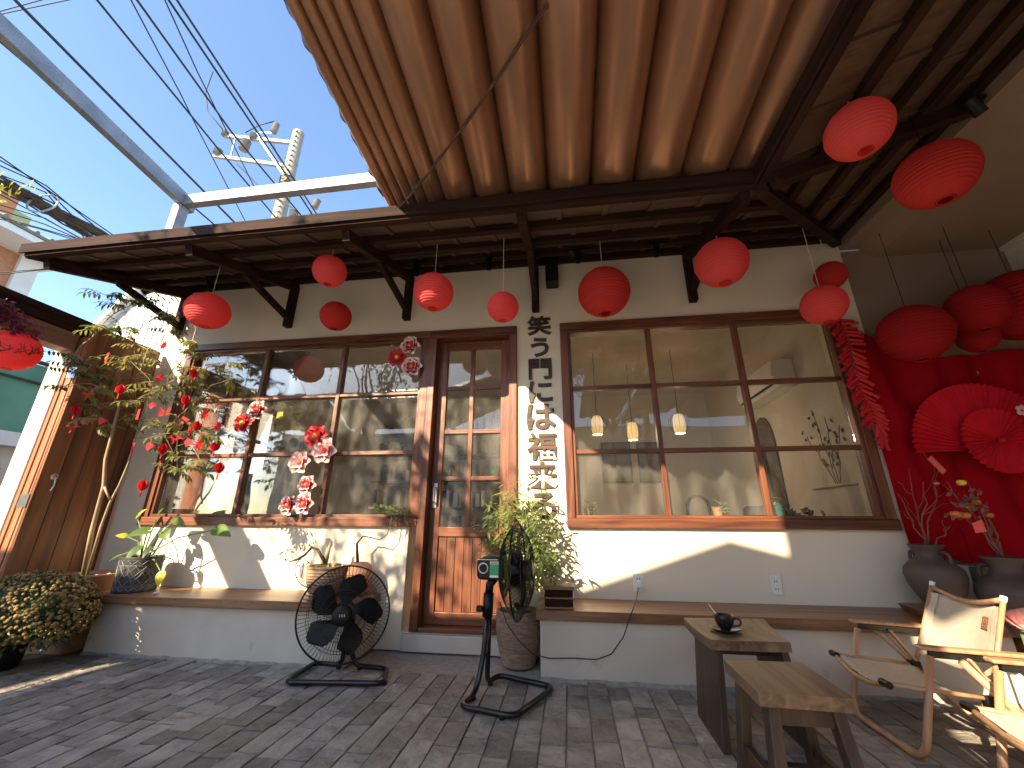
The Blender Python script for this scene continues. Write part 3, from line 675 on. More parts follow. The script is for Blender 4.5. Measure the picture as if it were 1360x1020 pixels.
def tree(name, label, base, crown_c, crown_r, nclump, leaf, m, seed, cat='tree', trunk_r=.09):
    t = thing(name, label, cat, base); r_ = random.Random(seed); base = Vector(base); cc = Vector(crown_c); cr = Vector(crown_r)
    tb = MB(); fork = base.lerp(cc, .55); tb.tube(wobble(base, fork, 8, .08, seed), [trunk_r*(1-.05*i) for i in range(9)], 9)
    fb = MB()
    for k in range(nclump):
        while True:
            d = Vector((r_.uniform(-1, 1), r_.uniform(-1, 1), r_.uniform(-1, 1)))
            if .25 < d.length < 1: break
        p = cc + Vector((d.x*cr.x, d.y*cr.y, d.z*cr.z))
        if k % 6 == 0: tb.tube(wobble(fork, p, 5, .1, seed+k), [trunk_r*.5, .03, .022, .016, .011, .007], 5)
        nl = r_.randint(9, 20); sp = r_.uniform(.14, .30)
        for _ in range(nl):
            e = Vector((r_.gauss(0, 1), r_.gauss(0, 1), r_.gauss(0, .8)))*sp*.6
            fb.leaf(p+e, (r_.uniform(-1, 1), r_.uniform(-1, 1), r_.uniform(-1, .3)), (r_.uniform(-.6, .6), r_.uniform(-.6, .6), 1), leaf*r_.uniform(.7, 1.3), leaf*.45, .2, 2)
    tb.build('trunk', m_barkd, t, smooth=True); fb.build('crown', m, t, kind='stuff')
    return t
tree('street_tree', 'leafy street tree leaning over the boundary wall behind the gate', (-4.6, -5.3, 0), (-4.15, -5.0, 4.35), (1.0, .8, .95), 62, .12, m_leafd, 31)
tree('street_tree', 'tall dark tree rising behind the opposite building', (1.6, -10.3, 0), (1.4, -10.4, 6.4), (1.9, 1.0, 1.5), 130, .17, m_leafd, 37)

# ================================================================== utility pole and wires
PY = 4.0
pt, pbm = W(397, 176, PY), W(367, 296, PY)
ut = thing('utility_pole', 'pale concrete utility pole with white crossarms and grey insulators', 'utility pole', (pt.x, PY, 0))
b = MB(); b.tube([(pt.x, PY, 0), (pt.x, PY, pt.z*.5), (pt.x, PY, pt.z-.03), (pt.x, PY, pt.z)], [.19, .16, .135, .12], 14); pole = b.build('pole', pmat('pale_concrete', (.26, .235, .195), (.34, .31, .26), 4, rough=.85, bump=.1), ut, smooth=True)
for i in range(22):
    zz = pt.z-.12-i*.16; b = MB(); b.box(pt.x+.03, PY-.155, zz-.02, pt.x+.09, PY-.135, zz+.02); b.build('step_hole', pmat('hole_concrete', (.15, .135, .11), (.18, .16, .13), 5), pole)
armA = (W(300, 181, PY-.1), W(392, 190, PY-.1)); armB = (W(284, 207, PY-.1), W(382, 221, PY-.1))
for a, c in (armA, armB):
    b = MB(); b.bar(a, c, .07, .09); b.build('crossarm', m_grey, ut)
b = MB(); b.bar(W(341, 178, PY-.1), W(380, 236, PY-.1), .05, .07); b.build('strut', m_galv, ut)
b = MB(); b.bar(W(306, 210, PY-.1), W(313, 182, PY-.1), .03, .03); b.build('strut', m_galv, ut)
m_porc = pmat('grey_porcelain', (.20, .20, .19), (.32, .31, .29), 8, rough=.35)
def insulator(px, py, s=1.0, tall=0.3, ang=0):
    c = W(px, py, PY-.15); n = 6
    pr_ = [(.03*s, 0)]
    for i in range(n): pr_ += [(.09*s, tall*(i+.15)/n), (.055*s, tall*(i+.6)/n)]
    pr_.append((.02*s, tall))
    b = MB(); b.lathe(pr_, 12, c, Matrix.Rotation(ang, 3, 'Y'), True, True); b.build('insulator', m_porc, ut, smooth=False)
for a in ((298, 180, .9, .14, .0), (288, 205, 1.1, .18, .1), (323, 199, 1.3, .34, .1), (336, 184, 1.0, .16, 0), (363, 176, .9, .34, .15), (417, 276, .9, .26, .3), (389, 290, 1.1, .22, 0)): insulator(*a)
b = MB(); b.bar(W(345, 176, PY-.12), W(362, 177, PY-.12), .03, .04); b.build('bracket', m_white, ut)
for k in range(5):
    b = MB(); b.tube(arc((pt.x, PY, W(372, 240+k*4, PY).z), .165, 0, 6.283, 18, (1, 0, .1*(-1)**k), (0, 1, .06)), .012, 5); b.build('binding', m_cable, ut)

WZ = 7.6
def wire(name, label, pts, r, z=WZ, m=m_cable, group='overhead wires above the eaves', ext=0.6, sag=0.0, Y=None):
    P_ = [G(x, y, z) if Y is None else W(x, y, Y) for x, y in pts]
    if ext:
        P_ = [P_[0]+(P_[0]-P_[1]).normalized()*ext*4] + P_ + [P_[-1]+(P_[-1]-P_[-2]).normalized()*ext*6]
    out = []
    for i in range(len(P_)-1):
        for k in range(6): out.append(P_[i].lerp(P_[i+1], k/6))
    out.append(P_[-1])
    b = MB(); b.tube(out, r, 6); return tag(b.build(name, m, smooth=True), label, 'wire', group)
GL = 'thin black overhead wire crossing the open sky'
wire('overhead_wire', 'thick black overhead cable running beside the grey steel rail', [(20, 0), (316, 300)], .022, group='thick cables by the steel rail')
wire('overhead_wire', 'thick black overhead cable running beside the grey steel rail', [(0, 55), (290, 303)], .018, group='thick cables by the steel rail')
for pts in ([(129, 0), (290, 198), (372, 296)], [(182, 0), (308, 176), (420, 310)], [(224, 0), (338, 170)], [(235, 0), (342, 164)]):
    wire('overhead_wire', GL, pts, .016)
for pts in ([(174, 0), (240, 125), (262, 170), (330, 302)], [(219, 0), (262, 95), (300, 172)]):
    wire('overhead_wire', 'slack thin wire dipping between the overhead cables', pts, .010, group='slack overhead wires', ext=.3)
for pts in ([(0, 15), (62, -2)], [(0, 19), (95, -1)]):
    wire('overhead_wire', 'faint distant wire high above the steel rail', pts, .008, z=9, group='faint distant wires')
b = MB(); b.tube([W(283, 95, PY-.2), W(273, 122, PY-.2), W(276, 148, PY-.2), W(296, 172, PY-.2)], .014, 6); tag(b.build('jumper_wire', m_cable, smooth=True), 'looping jumper wire dropping onto the pole crossarm', 'wire')
b = MB(); b.tube([W(326, 176, PY-.2), W(345, 166, PY-.2), W(365, 161, PY-.2)], .014, 6); tag(b.build('jumper_wire', m_cable, smooth=True), 'short jumper wire reaching the tilted insulator', 'wire')
b = MB(); b.tube([W(360, 180, PY-.2), W(366, 200, PY-.2), W(378, 228, PY-.2), W(402, 262, PY-.2), W(415, 288, PY-.2)], .010, 6); tag(b.build('jumper_wire', m_cable, smooth=True), 'slack wire running down past the pole', 'wire')
b = MB(); b.tube([W(315, 218, PY-.2), W(345, 248, PY-.2), W(388, 276, PY-.2), W(405, 300, PY-.2)], .016, 6); tag(b.build('jumper_wire', m_cable, smooth=True), 'thick service wire drooping below the crossarms', 'wire')
# thick cable bundle on the left
bd = thing('cable_bundle', 'thick sagging bundle of black cables with wire ring', 'cable bundle', tuple(G(60, 275, 5.5)))
br = random.Random(9)
for k in range(26):
    e0, e1 = br.uniform(-11, 11), br.uniform(-9, 9); p0, p1 = G(-60, 208+e0*1.1, 5.5), G(160, 330+e1, 5.5)
    pts = wobble(p0, p1, 14, .035, 700+k); b = MB(); b.tube(pts, br.uniform(.012, .03), 5); b.build('cable', pmat('weathered_cable', (.03, .028, .026), (.075, .066, .058), 6, rough=.8), bd, smooth=True)
cc = G(57, 270, 5.45)
b = MB(); b.tube(arc(cc, .22, 0, 6.283, 20, (.5, .35, 0), (0, .3, .95)), .014, 5); b.build('ring', m_galv, bd)
for pts in ([(0, 208), (60, 250), (150, 312)], [(0, 220), (45, 240), (62, 252), (110, 300), (140, 330)], [(0, 232), (60, 255), (100, 300), (122, 330)], [(0, 213), (62, 247), (135, 308), (165, 335)]):
    wire('service_wire', 'thin service wire strung above the cable bundle', pts, .010, z=5.7, group='service wires above the bundle', ext=.2)
for pts in ([(0, 258), (55, 288), (110, 318)], [(0, 272), (60, 290), (105, 316)], [(0, 279), (60, 298), (110, 320)], [(0, 291), (50, 303), (110, 322)], [(0, 288), (110, 319)]):
    wire('service_wire', 'thin service wire strung below the cable bundle', pts, .009, z=5.3, group='service wires below the bundle', ext=.2)
for pts in ([(0, 362), (60, 357), (110, 350)], [(0, 365), (40, 360), (112, 353)]):
    wire('service_wire', 'slack wire crossing the sky above the gate beam', pts, .008, z=4.6, group='slack wires above the gate', ext=.2)
b = MB(); sp_ = random.Random(4); c = G(8, 248, 5.3)
for k in range(22): b.leaf(c+Vector((sp_.uniform(-.3, .25), sp_.uniform(-.1, .2), sp_.uniform(-.15, .15))), (sp_.uniform(-1, 1), -.3, sp_.uniform(-1, 1)), (0, -1, .3), .14, .07, .1, 3)
tag(b.build('leaf_sprig', m_leafy), 'sprig of yellow-green leaves caught on the cable bundle', 'leaves')

# ================================================================== paper lanterns
def lantern_mesh(name, m, ribs=17, ob=0.93, seed=0):
    b = MB(); prof = []; r_ = random.Random(seed); n = ribs*4
    t0, t1 = 0.24, math.pi-0.20
    for i in range(n+1):
        t = t0 + (t1-t0)*i/n; k = (i % 4)/4.0
        rr = math.sin(t)*(1.0 - 0.042*math.sin(math.pi*k)); prof.append((rr, -ob*math.cos(t)))
    b.lathe(prof, 40)
    for i, v in enumerate(b.v):
        a = math.atan2(v.y, v.x); s_ = 1 + 0.006*math.sin(a*7+v.z*9+seed) + 0.004*math.sin(a*13-v.z*5)
        v.x *= s_; v.y *= s_
    me = bpy.data.meshes.new(name); me.from_pydata([p[:] for p in b.v], [], b.f); me.materials.append(m); me.shade_smooth(); return me
m_lantern_shaded_deep = pmat('deep_shaded_red_paper', (0.36, 0.014, 0.016), (0.43, 0.02, 0.022), 20, rough=0.8, spec=0.1, trans=0.25, transcol=(0.5, 0.02, 0.02), bump=0.12, bscale=60)  # red paper with the alcove's deeper shade put into its colour
LM = [lantern_mesh('paper_shade', m_lantern, 20, .97, 1), lantern_mesh('paper_shade', m_lantern_shaded, 22, .97, 2), lantern_mesh('paper_shade', m_lantern, 20, .90, 3), lantern_mesh('paper_shade', m_lantern_shaded_deep, 22, .97, 4)]
ringme = MB(); ringme.tube(arc((0, 0, 0), .20, 0, 6.283, 20, (1, 0, 0), (0, 1, 0)), .008, 5, closed=False)
def lantern(px, py, minor, Y, kind, label, ztop=None, tilt=(0, 0), wirem=m_white):
    c = W(px, py, Y); rad = minor/2/FPX*depth(c)/0.955
    t = thing('paper_lantern', label, 'lantern', tuple(c), 0, 'red paper lanterns')
    sh = bpy.data.objects.new('paper_shade', LM[kind]); col.objects.link(sh); sh.parent = t; sh.scale = (rad,)*3; sh.rotation_euler = (tilt[0], tilt[1], rnd.uniform(0, 6)); WM[sh.name] = WM[t.name].copy()
    ob = (.97, .97, .90, .97)[kind]
    for zz, rr in ((-ob*math.cos(.20), math.sin(.20)), (ob*math.cos(.24), math.sin(.24))):
        b = MB(); b.tube(arc(c+Vector((0, 0, -abs(zz)*rad if zz < 0 else zz*rad)), rr*rad, 0, 6.283, 20, (1, 0, 0), (0, 1, 0)), rad*.016, 5); b.build('rim', m_lantern_shaded, t)
    zt = ztop if ztop else None
    if zt:
        b = MB(); b.tube([c+Vector((0, 0, rad*ob*.95)), (c.x, c.y, zt)], .0022, 5); b.build('string', wirem, t)
        b = MB(); b.tube([c+Vector((-rad*.22, 0, rad*ob*.94)), c+Vector((0, 0, rad*ob*1.03)), c+Vector((rad*.22, 0, rad*ob*.94))], .0018, 4); b.build('wire_hanger', m_chrome, t)
    return t
ez = lambda Y: HZ+HK*Y-.02
lantern(276, 413, 50, -.60, 2, 'bright red lantern above the corner of the left window by the tree', ez(-.60))
lantern(438, 360, 41, -.75, 0, 'small bright lantern on a short white string beside the second eave bracket', ez(-.75))
lantern(446, 420, 38, -.35, 1, 'small shaded red lantern low above the middle of the left window', None)
lantern(576, 388, 50, -.60, 0, 'red lantern above the door beside the third bracket', ez(-.6))
lantern(668, 408, 40, -.60, 0, 'small bright lantern on a long thin string above the door frame', ez(-.6))
lantern(802, 388, 65, -.40, 1, 'large shaded red lantern beside the black speaker', ez(-.4))
lantern(958, 349, 63, -.60, 0, 'large bright red lantern covering the bracket above the right window', ez(-.6))
lantern(1103, 366, 36, -.20, 1, 'small shaded lantern directly above the firecracker string', ez(-.2)-.005)
lantern(1094, 405, 51, -.40, 0, 'bright lantern in front of the right window corner', ez(-.4))
lantern(1140, 173, 72, -1.45, 0, 'bright lantern under the dark boards of the right wing eave', zr(1.38, 0)-.03)
lantern(1242, 233, 82, -1.20, 1, 'large shaded red lantern beside the plaster lintel of the right wing', zr(1.84, 0)-.03, wirem=m_black)
lantern(1214, 443, 75, -.30, 3, 'big ribbed shaded lantern in front of the top of the red cloth', 2.787, wirem=m_black)
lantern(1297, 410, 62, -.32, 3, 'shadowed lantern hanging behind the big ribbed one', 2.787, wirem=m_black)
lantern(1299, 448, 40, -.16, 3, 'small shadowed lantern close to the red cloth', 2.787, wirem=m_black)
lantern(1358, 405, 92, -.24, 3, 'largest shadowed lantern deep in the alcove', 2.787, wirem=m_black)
lp = lantern(18, 466, 51, -.95, 0, 'red lantern printed with dark blossom branches under the gate beam', 2.076)
# printed branches on the gate lantern
c = W(18, 466, -.95); rad = 51/2/FPX*depth(c)/.955; b = MB(); pr_ = random.Random(8)
def onl(a, h): return c + Vector((math.cos(a)*math.cos(h), math.sin(a)*math.cos(h), .93*math.sin(h)))*(rad*1.012)
def twig(a, h, da, dh, n, r0):
    pts = [onl(a+da*i/n+.03*pr_.uniform(-1, 1), h+dh*i/n+.03*pr_.uniform(-1, 1)) for i in range(n+1)]; b.tube(pts, [r0*(1-.7*i/n) for i in range(n+1)], 4); return a+da, h+dh
a0 = math.atan2(-3-c.y, -c.x)
for sgn in (0, 1, 2):
    a, h = twig(a0-.5+sgn*.5, -.45+.1*sgn, .5, .35, 6, .006)
    for _ in range(7): twig(a-.5*pr_.random(), h-.3*pr_.random(), pr_.uniform(-.4, .4), pr_.uniform(.1, .45), 4, .0028)
b.build('printed_branch', m_barkd, lp)

# ================================================================== lettering on the wall
sg = thing('wall_lettering', 'vertical row of dark wooden Japanese characters between door and right window', 'sign', (-.19, 0, 0.84))
ZR = [(2.457, 2.271), (2.257, 2.078), (2.071, 1.885), (1.879, 1.725-.03), (1.694, 1.481), (1.470, 1.25), (1.25, 1.045), (1.029, .839)]
for ch, (za, zb_) in zip('笑う門には福来る', ZR):
    cu = bpy.data.curves.new('character', 'FONT'); cu.body = ch; cu.extrude = .045; cu.offset = .026; cu.bevel_depth = 0; cu.resolution_u = 4
    tmp = bpy.data.objects.new('tmp', cu); col.objects.link(tmp); bpy.context.view_layer.update()
    me = bpy.data.meshes.new_from_object(tmp); bpy.data.objects.remove(tmp); me.name = 'character'
    xs = [v.co.x for v in me.vertices]; ys = [v.co.y for v in me.vertices]
    cx, cy = (min(xs)+max(xs))/2, (min(ys)+max(ys))/2; H = max(ys)-min(ys); Wd = max(xs)-min(xs); s_ = (za-zb_)*.94/H; sx = min(s_*1.12, .222/Wd)
    inv = WM[sg.name].inverted(); zc = (za+zb_)/2
    for v in me.vertices:
        p = Vector(((v.co.x-cx)*sx - .187, -.0072 - v.co.z*.155, (v.co.y-cy)*s_+zc)); v.co = inv @ p
    me.materials.clear(); me.materials.append(m_sign); o = bpy.data.objects.new('character', me); col.objects.link(o); o.parent = sg

# ================================================================== small fixtures on the facade
sp = thing('speaker', 'small black loudspeaker under the eave beside the bracket', 'speaker', (-.065, -.09, 2.69))
p0, p1 = W(724, 346, -.11), W(742, 377, -.11); b = MB(); b.box(p0.x, -.15, p1.z, p1.x, -.035, p0.z); b.build('cabinet', m_black, sp, bev=.012)
b = MB(); b.box(p0.x+.012, -.154, p1.z+.03, p1.x-.012, -.1505, p0.z-.015); b.build('grille', m_charcoal, sp, bev=.002)
b = MB(); b.box(p0.x+.03, -.035, p1.z+.05, p1.x-.03, -.001, p0.z-.08); b.build('bracket', m_black, sp)
def spot(p, aim, label, track=True):
    t = thing('spotlight', label, 'spotlight', tuple(p), 0, 'black track spotlights under the eaves'); p = Vector(p); d = Vector(aim).normalized()
    b = MB(); b.box(p.x-.055, p.y-.016, p.z-.018, p.x+.055, p.y+.016, p.z); b.build('track_adapter', m_black, t)
    b = MB(); b.tube([p-Vector((0, 0, .018)), p-Vector((0, 0, .05))], .006, 6); b.build('stem', m_black, t)
    q = p-Vector((0, 0, .06)); mrot = d.to_track_quat('Z', 'Y').to_matrix(); b = MB(); b.lathe([(.0001, -.045), (.026, -.045), (.028, .05), (.022, .05), (.018, .03), (.0001, .03)], 14, q, mrot); b.build('lamp_head', m_black, t, smooth=False)
for px, py, a, lb in ((203, 370, (-.6, -.3, -.6), 'spotlight at the gate end of the eave'), (288, 350, (.3, .2, -1), 'spotlight above the lantern by the tree'), (556, 328, (0, .1, -1), 'spotlight beside the third bracket'), (650, 322, (0, .1, -1), 'spotlight between the speaker bracket and door lantern'), (766, 318, (0, .1, -1), 'spotlight right of the speaker'), (868, 303, (0, .1, -1), 'spotlight left of the last bracket')):
    Y = -.33; q = W(px, py, Y); spot((q.x, Y, HZ+HK*Y-.06), a, lb)
q = W(1265, 140, -1.2); spot((2.10, -1.24, zr(2.10, 0)-.10), (.5, .2, -.7), 'spotlight on the plaster lintel of the right wing')
def outlet(px, py, label, y=0.0):
    q = W(px, py, 0); t = thing('wall_outlet', label, 'outlet', (q.x, 0, q.z), 0, 'white wall outlets')
    b = MB(); b.box(q.x-.034, -.011, q.z-.055, q.x+.034, -.0005, q.z+.055); b.build('plate', m_white, t, bev=.003)
    for dz in (.022, -.022):
        for dx in (-.007, .007):
            b = MB(); b.box(q.x+dx-.0022, -.0125, q.z+dz-.005, q.x+dx+.0022, -.0112, q.z+dz+.005); b.build('slot', m_black, t)
    return t
outlet(262, 750, 'white wall outlet beside the carved black pot')
outlet(397, 755, 'white wall outlet behind the ribbed clay pot')
outlet(848, 773, 'white wall outlet with a cable plugged in')
outlet(1030, 777, 'unused white wall outlet below the right end of the window')

# ================================================================== floor fans
def cage_wires(b, cen, ax, u, v, Rr, dep, n=72, back=False, rin=.055):
    for k in range(n):
        a = 2*math.pi*k/n; pts = []
        for i in range(6):
            t = i/5; r_ = Rr - (Rr-rin)*t; h = dep*math.sin(min(1, t*1.25)*math.pi/2)
            a2 = a + (.10*t if not back else 0); pts.append(cen + (u*math.cos(a2)+v*math.sin(a2))*r_ + ax*h)
        b.tube(pts, .00125, 3, cap=False)
    for f_ in (.30, .62, .80):
        t = f_; r_ = Rr-(Rr-rin)*t; h = dep*math.sin(min(1, t*1.25)*math.pi/2)
        b.tube(arc(cen+ax*h, r_, 0, 2*math.pi, 40, u, v), .0016, 4, cap=False)
def floor_fan(label, base_path, cen, ax, Rr, col_pts, pivot, motor=None, tagc=True):
    cen = Vector(cen); ax = Vector(ax).normalized(); u = ax.cross(Vector((0, 0, 1))).normalized(); v = u.cross(ax).normalized()
    t = thing('floor_fan', label, 'fan', tuple(base_path[len(base_path)//2].to_3d() if False else Vector((cen.x, cen.y, 0))), 0, 'black floor fans')
    b = MB(); b.tube(base_path, .0135, 10); b.build('base_frame', m_blackpaint, t, smooth=True)
    bp = base_path
    for k in (.22, .40, .60, .78):
        q = bp[int(k*(len(bp)-1))]; b = MB(); b.lathe([(.013, 0), (.015, .008), (.012, .016)], 10, (q.x, q.y, 0.0), None, True, True); b.build('rubber_foot', m_black, t)
    for cp, r_, mm, nm in col_pts:
        b = MB(); b.tube(cp, r_, 10); b.build(nm, mm, t, smooth=True)
    # grille
    b = MB(); cage_wires(b, cen, ax, u, v, Rr, .072); b.build('front_grille', m_wire, t, kind='stuff')
    b = MB(); cage_wires(b, cen-ax*.012, -ax, u, v, Rr, .075, back=True, rin=.07); b.build('rear_grille', m_wire, t, kind='stuff')
    b = MB(); b.tube(arc(cen-ax*.006, Rr, 0, 2*math.pi, 64, u, v), .0052, 6); b.build('outer_ring', m_wire, t, smooth=True)
    hm = Matrix((u, v, ax)).transposed()
    b = MB(); b.lathe([(.0001, .082), (.030, .081), (.050, .074), (.056, .066), (.056, .03)], 24, cen, hm); bd = b.build('badge', m_black, t, smooth=True)
    b = MB()
    for k in range(4): b.bar(cen+ax*.0825+u*(-.014+.009*k)+v*-.006, cen+ax*.0825+u*(-.012+.009*k)+v*.008, .0022, .0012, ax)
    b.build('badge_letters', m_white, bd)
    b = MB(); b.lathe([(.0001, .025), (.045, .022), (.052, .0), (.052, -.035)], 20, cen, hm); b.build('hub', m_black, t, smooth=True)
    for k in range(5):
        a0_ = 2*math.pi*k/5+.35; b = MB()
        def bl(s, r2, a0_=a0_):
            rr = .045 + (Rr*.86-.045)*r2; half = .22 + .28*math.sin(math.pi*(.10+.75*r2)); ang = a0_ + .30*r2 + (s-.5)*2*half*(1-.5*(r2 > .95))
            return cen + (u*math.cos(ang)+v*math.sin(ang))*rr*(1-.10*(2*abs(s-.5))**3*r2) + ax*((s-.5)*-.065*(1-.4*r2)-.006)
        b.grid(bl, 8, 8); b.build('blade', m_black, t, smooth=True)
    rear = cen - ax*.085
    if motor is None:
        b = MB(); b.lathe([(.0001, -.16), (.045, -.155), (.062, -.13), (.066, -.08), (.062, -.03), (.0001, -.03)], 20, cen, hm); b.build('motor_housing', m_black, t, smooth=True)
    return t, cen, ax, u, v
# fan in front of the left bench
fl_, fr_, br_, bl_ = Vector((-1.53, -.675, .017)), Vector((-1.005, -.61, .017)), Vector((-1.085, -.395, .017)), Vector((-1.555, -.365, .017))
pL_, pR_ = Vector((-1.352, -.405, 0)), Vector((-1.312, -.402, 0))
path = fillet([(pL_.x, pL_.y-.03, .30), (pL_.x, pL_.y-.01, .12), (pL_.x-.02, pL_.y+.02, .018), bl_, fl_, fr_, br_, (pR_.x+.02, pR_.y+.02, .018), (pR_.x, pR_.y-.01, .12), (pR_.x, pR_.y-.03, .30)], .055, 5)
floor_fan('black floor fan facing the yard in front of the left bench', path, (-1.318, -.535, .318), (.42, -1, .06), .252, [([(-1.332, -.43, .28), (-1.34, -.44, .345)], .022, m_black, 'pivot')], None)
# fan seen edge-on in front of the door
A, B_, C_, D = Vector((-.545, -.815, .017)), Vector((-.275, -.885, .017)), Vector((-.115, -.525, .017)), Vector((-.43, -.40, .017))
m1, m2 = Vector((-.487, -.64, 0)), Vector((-.468, -.575, 0))
path = fillet([(m1.x+.03, m1.y+.02, .36), (m1.x+.015, m1.y+.01, .16), (m1.x-.01, m1.y-.04, .018), A, B_, C_, D, (m2.x, m2.y+.04, .018), (m2.x+.01, m2.y+.01, .16), (m2.x+.015, m2.y, .36)], .06, 5)
c2 = (-.285, -.625, .578)
f2, cen, ax, u, v = floor_fan('black floor fan turned side-on in front of the door', path, c2, (1, -.06, .02), .243,
    [([(-.462, -.61, .18), (-.458, -.61, .36)], .009, m_chrome, 'telescopic_rod'), ([(-.458, -.61, .345), (-.452, -.612, .46)], .028, m_black, 'height_sleeve'), ([(-.452, -.612, .45), (-.448, -.614, .50), (-.415, -.62, .545)], [.022, .022, .026], m_black, 'tilt_joint')], None, motor=True)
b = MB(); b.lathe([(.016, 0), (.016, .03), (.0001, .03)], 10, (-.484, -.625, .385), Matrix.Rotation(R(-90), 3, 'Y')); b.build('clamp_knob', m_black, f2)
b = MB(); b.slab([(-.505, -.70, .555), (-.495, -.70, .535), (-.36, -.70, .53), (-.36, -.70, .645), (-.40, -.70, .652), (-.47, -.70, .645), (-.507, -.70, .63)], (0, .15, 0)); mh = b.build('motor_housing', m_black, f2, bev=.012)
b = MB(); b.lathe([(.0001, .014), (.017, .014), (.018, 0)], 16, (-.468, -.7005, .592), Matrix.Rotation(R(90), 3, 'X')); b.build('speed_knob', m_black, mh)
b = MB(); b.tube(arc((-.468, -.7025, .592), .024, 0, 6.283, 24), .0035, 5); b.build('dial_ring', m_white, mh)
b = MB(); b.box(-.433, -.7035, .545, -.384, -.7015, .627); gl_ = b.build('green_label', pmat('green_sticker', (.03, .28, .13), (.05, .34, .17), 10, rough=.45), mh)
b = MB(); b.box(-.431, -.7050, .612, -.386, -.7040, .624); b.build('label_band', m_white, gl_)
b = MB(); b.box(-.431, -.7050, .548, -.386, -.7040, .558); b.build('label_band', m_white, gl_)
b = MB(); b.box(-.427, -.7058, .6155, -.390, -.7053, .6205); b.build('label_print', m_red, gl_)
b = MB(); b.box(-.50, -.7028, .632, -.39, -.7012, .6355); b.build('trim_line', m_white, mh)
pc = [W(664, 800, -.6), W(674, 830, -.56), W(690, 852, -.5), W(708, 869, -.44), W(730, 874.5, -.415), W(760, 874, -.41), W(792, 876, -.41), W(812, 869, -.41), W(828, 846, -.41), W(836, 822, -.412), W(841, 808, -.408), W(845, 797, -.2), W(847.5, 783, -.035), W(848, 777, -.03)]
pts = []
for i in range(len(pc)-1):
    for k in range(4): pts.append(pc[i].lerp(pc[i+1], k/4))
pts.append(pc[-1]); pts = fillet(pts, .02, 2)
pcord = thing('power_cord', 'thin black power cord hanging from the side-on fan to the outlet', 'cord', tuple(pc[0]))
b = MB(); b.tube(pts, .0030, 6); b.build('cord', m_cable, pcord, smooth=True)
q = W(848, 775, 0); b = MB(); b.box(q.x-.014, -.045, q.z-.018, q.x+.014, -.013, q.z+.018); b.build('plug', m_white, pcord, bev=.004)
pts = [W(411, 748, -.01), W(402, 741, -.05), W(393, 747, -.05), (W(391, 760, -.05)), W(397, 775, -.05), W(409, 781, -.1)]
b = MB(); b.tube(fillet(pts, .05, 3), .0032, 6); tag(b.build('power_cord', m_cable, smooth=True), 'short black cord looping from the outlet behind the ribbed clay pot', 'cord')

# ================================================================== stools
def stool(label, tl, tr, nl, nr, zt_, th, curved):
    c = (Vector(tl)+Vector(tr)+Vector(nl)+Vector(nr))/4
    t = thing('stool', label, 'stool', (c.x, c.y, 0), 0, 'wooden stools')
    tl, tr, nl, nr = (Vector((p[0], p[1], 0)) for p in (tl, tr, nl, nr))
    def P_(u_, v_): return (nl.lerp(nr, u_)).lerp(tl.lerp(tr, u_), v_)
    b = MB(); nu, nv = 10, 6
    cz = lambda u_, v_: (zt_ + curved*((2*v_-1)**2-.5)*.5)
    def topf(u_, v_): p = P_(u_, v_); return (p.x, p.y, cz(u_, v_))
    def botf(u_, v_): p = P_(1-u_, v_); return (p.x, p.y, cz(1-u_, v_)-th)
    b.grid(topf, nu, nv); b.grid(botf, nu, nv)
    def side(pa, pb, ua, va, ub, vb):
        def s(u_, v_): q = P_(ua+(ub-ua)*u_, va+(vb-va)*u_); return (q.x, q.y, cz(ua+(ub-ua)*u_, va+(vb-va)*u_)-th*(1-v_))
        b.grid(s, 8, 1)
    side(0, 0, 0, 0, 1, 0); side(0, 0, 1, 0, 1, 1); side(0, 0, 1, 1, 0, 1); side(0, 0, 0, 1, 0, 0)
    b.build('seat', m_stool, t)
    return t, P_, cz
t1, P1, cz1 = stool('low wooden stool with dished seat carrying the coffee cup', (.540, -.655), (.925, -.62), (.548, -1.045), (.848, -1.035), .376, .036, .022)
for xa, xb in ((.585, .555), (.835, .875)):
    b = MB(); b.slab([(xa-.014, -.70, .341), (xa+.014, -.70, .341), (xa+.014, -1.0, .341), (xa-.014, -1.0, .341)], (0, 0, 0.0001)); b.v = []; b.f = []
    b.add([(xa-.014, -1.0, .338), (xa+.014, -1.0, .338), (xa+.014, -.70, .338), (xa-.014, -.70, .338), (xb-.014, -1.03, 0.0), (xb+.014, -1.03, 0.0), (xb+.014, -.70, 0.0), (xb-.014, -.70, 0.0)], [(0, 1, 2, 3), (7, 6, 5, 4), (0, 4, 5, 1), (1, 5, 6, 2), (2, 6, 7, 3), (3, 7, 4, 0)])
    b.build('leg_panel', m_stoolleg, t1, bev=.003)
b = MB(); b.box(.60, -.86, .285, .825, -.83, .337); b.build('apron', m_stoolleg, t1, bev=.003)
t2, P2, cz2 = stool('low wooden stool with flat plank seat and four splayed legs', (.545, -1.175), (.815, -1.165), (.540, -1.475), (.800, -1.485), .350, .036, 0.0)
for sx in (-1, 1):
    for sy in (-1, 1):
        tp = Vector((.675+sx*.088, -1.325+sy*.105, .313)); bt = Vector((.675+sx*.118, -1.325+sy*.14, 0)); b = MB(); b.bar(tp, bt, .034, .05, (0, 1, 0)); b.build('leg', m_stoolleg, t2, bev=.003)
for sx in (-1, 1):
    b = MB(); b.bar((.675+sx*.108, -1.235, .10), (.675+sx*.108, -1.415, .10), .022, .04); b.build('stretcher', m_stoolleg, t2, bev=.002)
b = MB(); b.bar((.58, -1.325, .10), (.77, -1.325, .10), .03, .03); b.build('stretcher', m_stoolleg, t2, bev=.002)
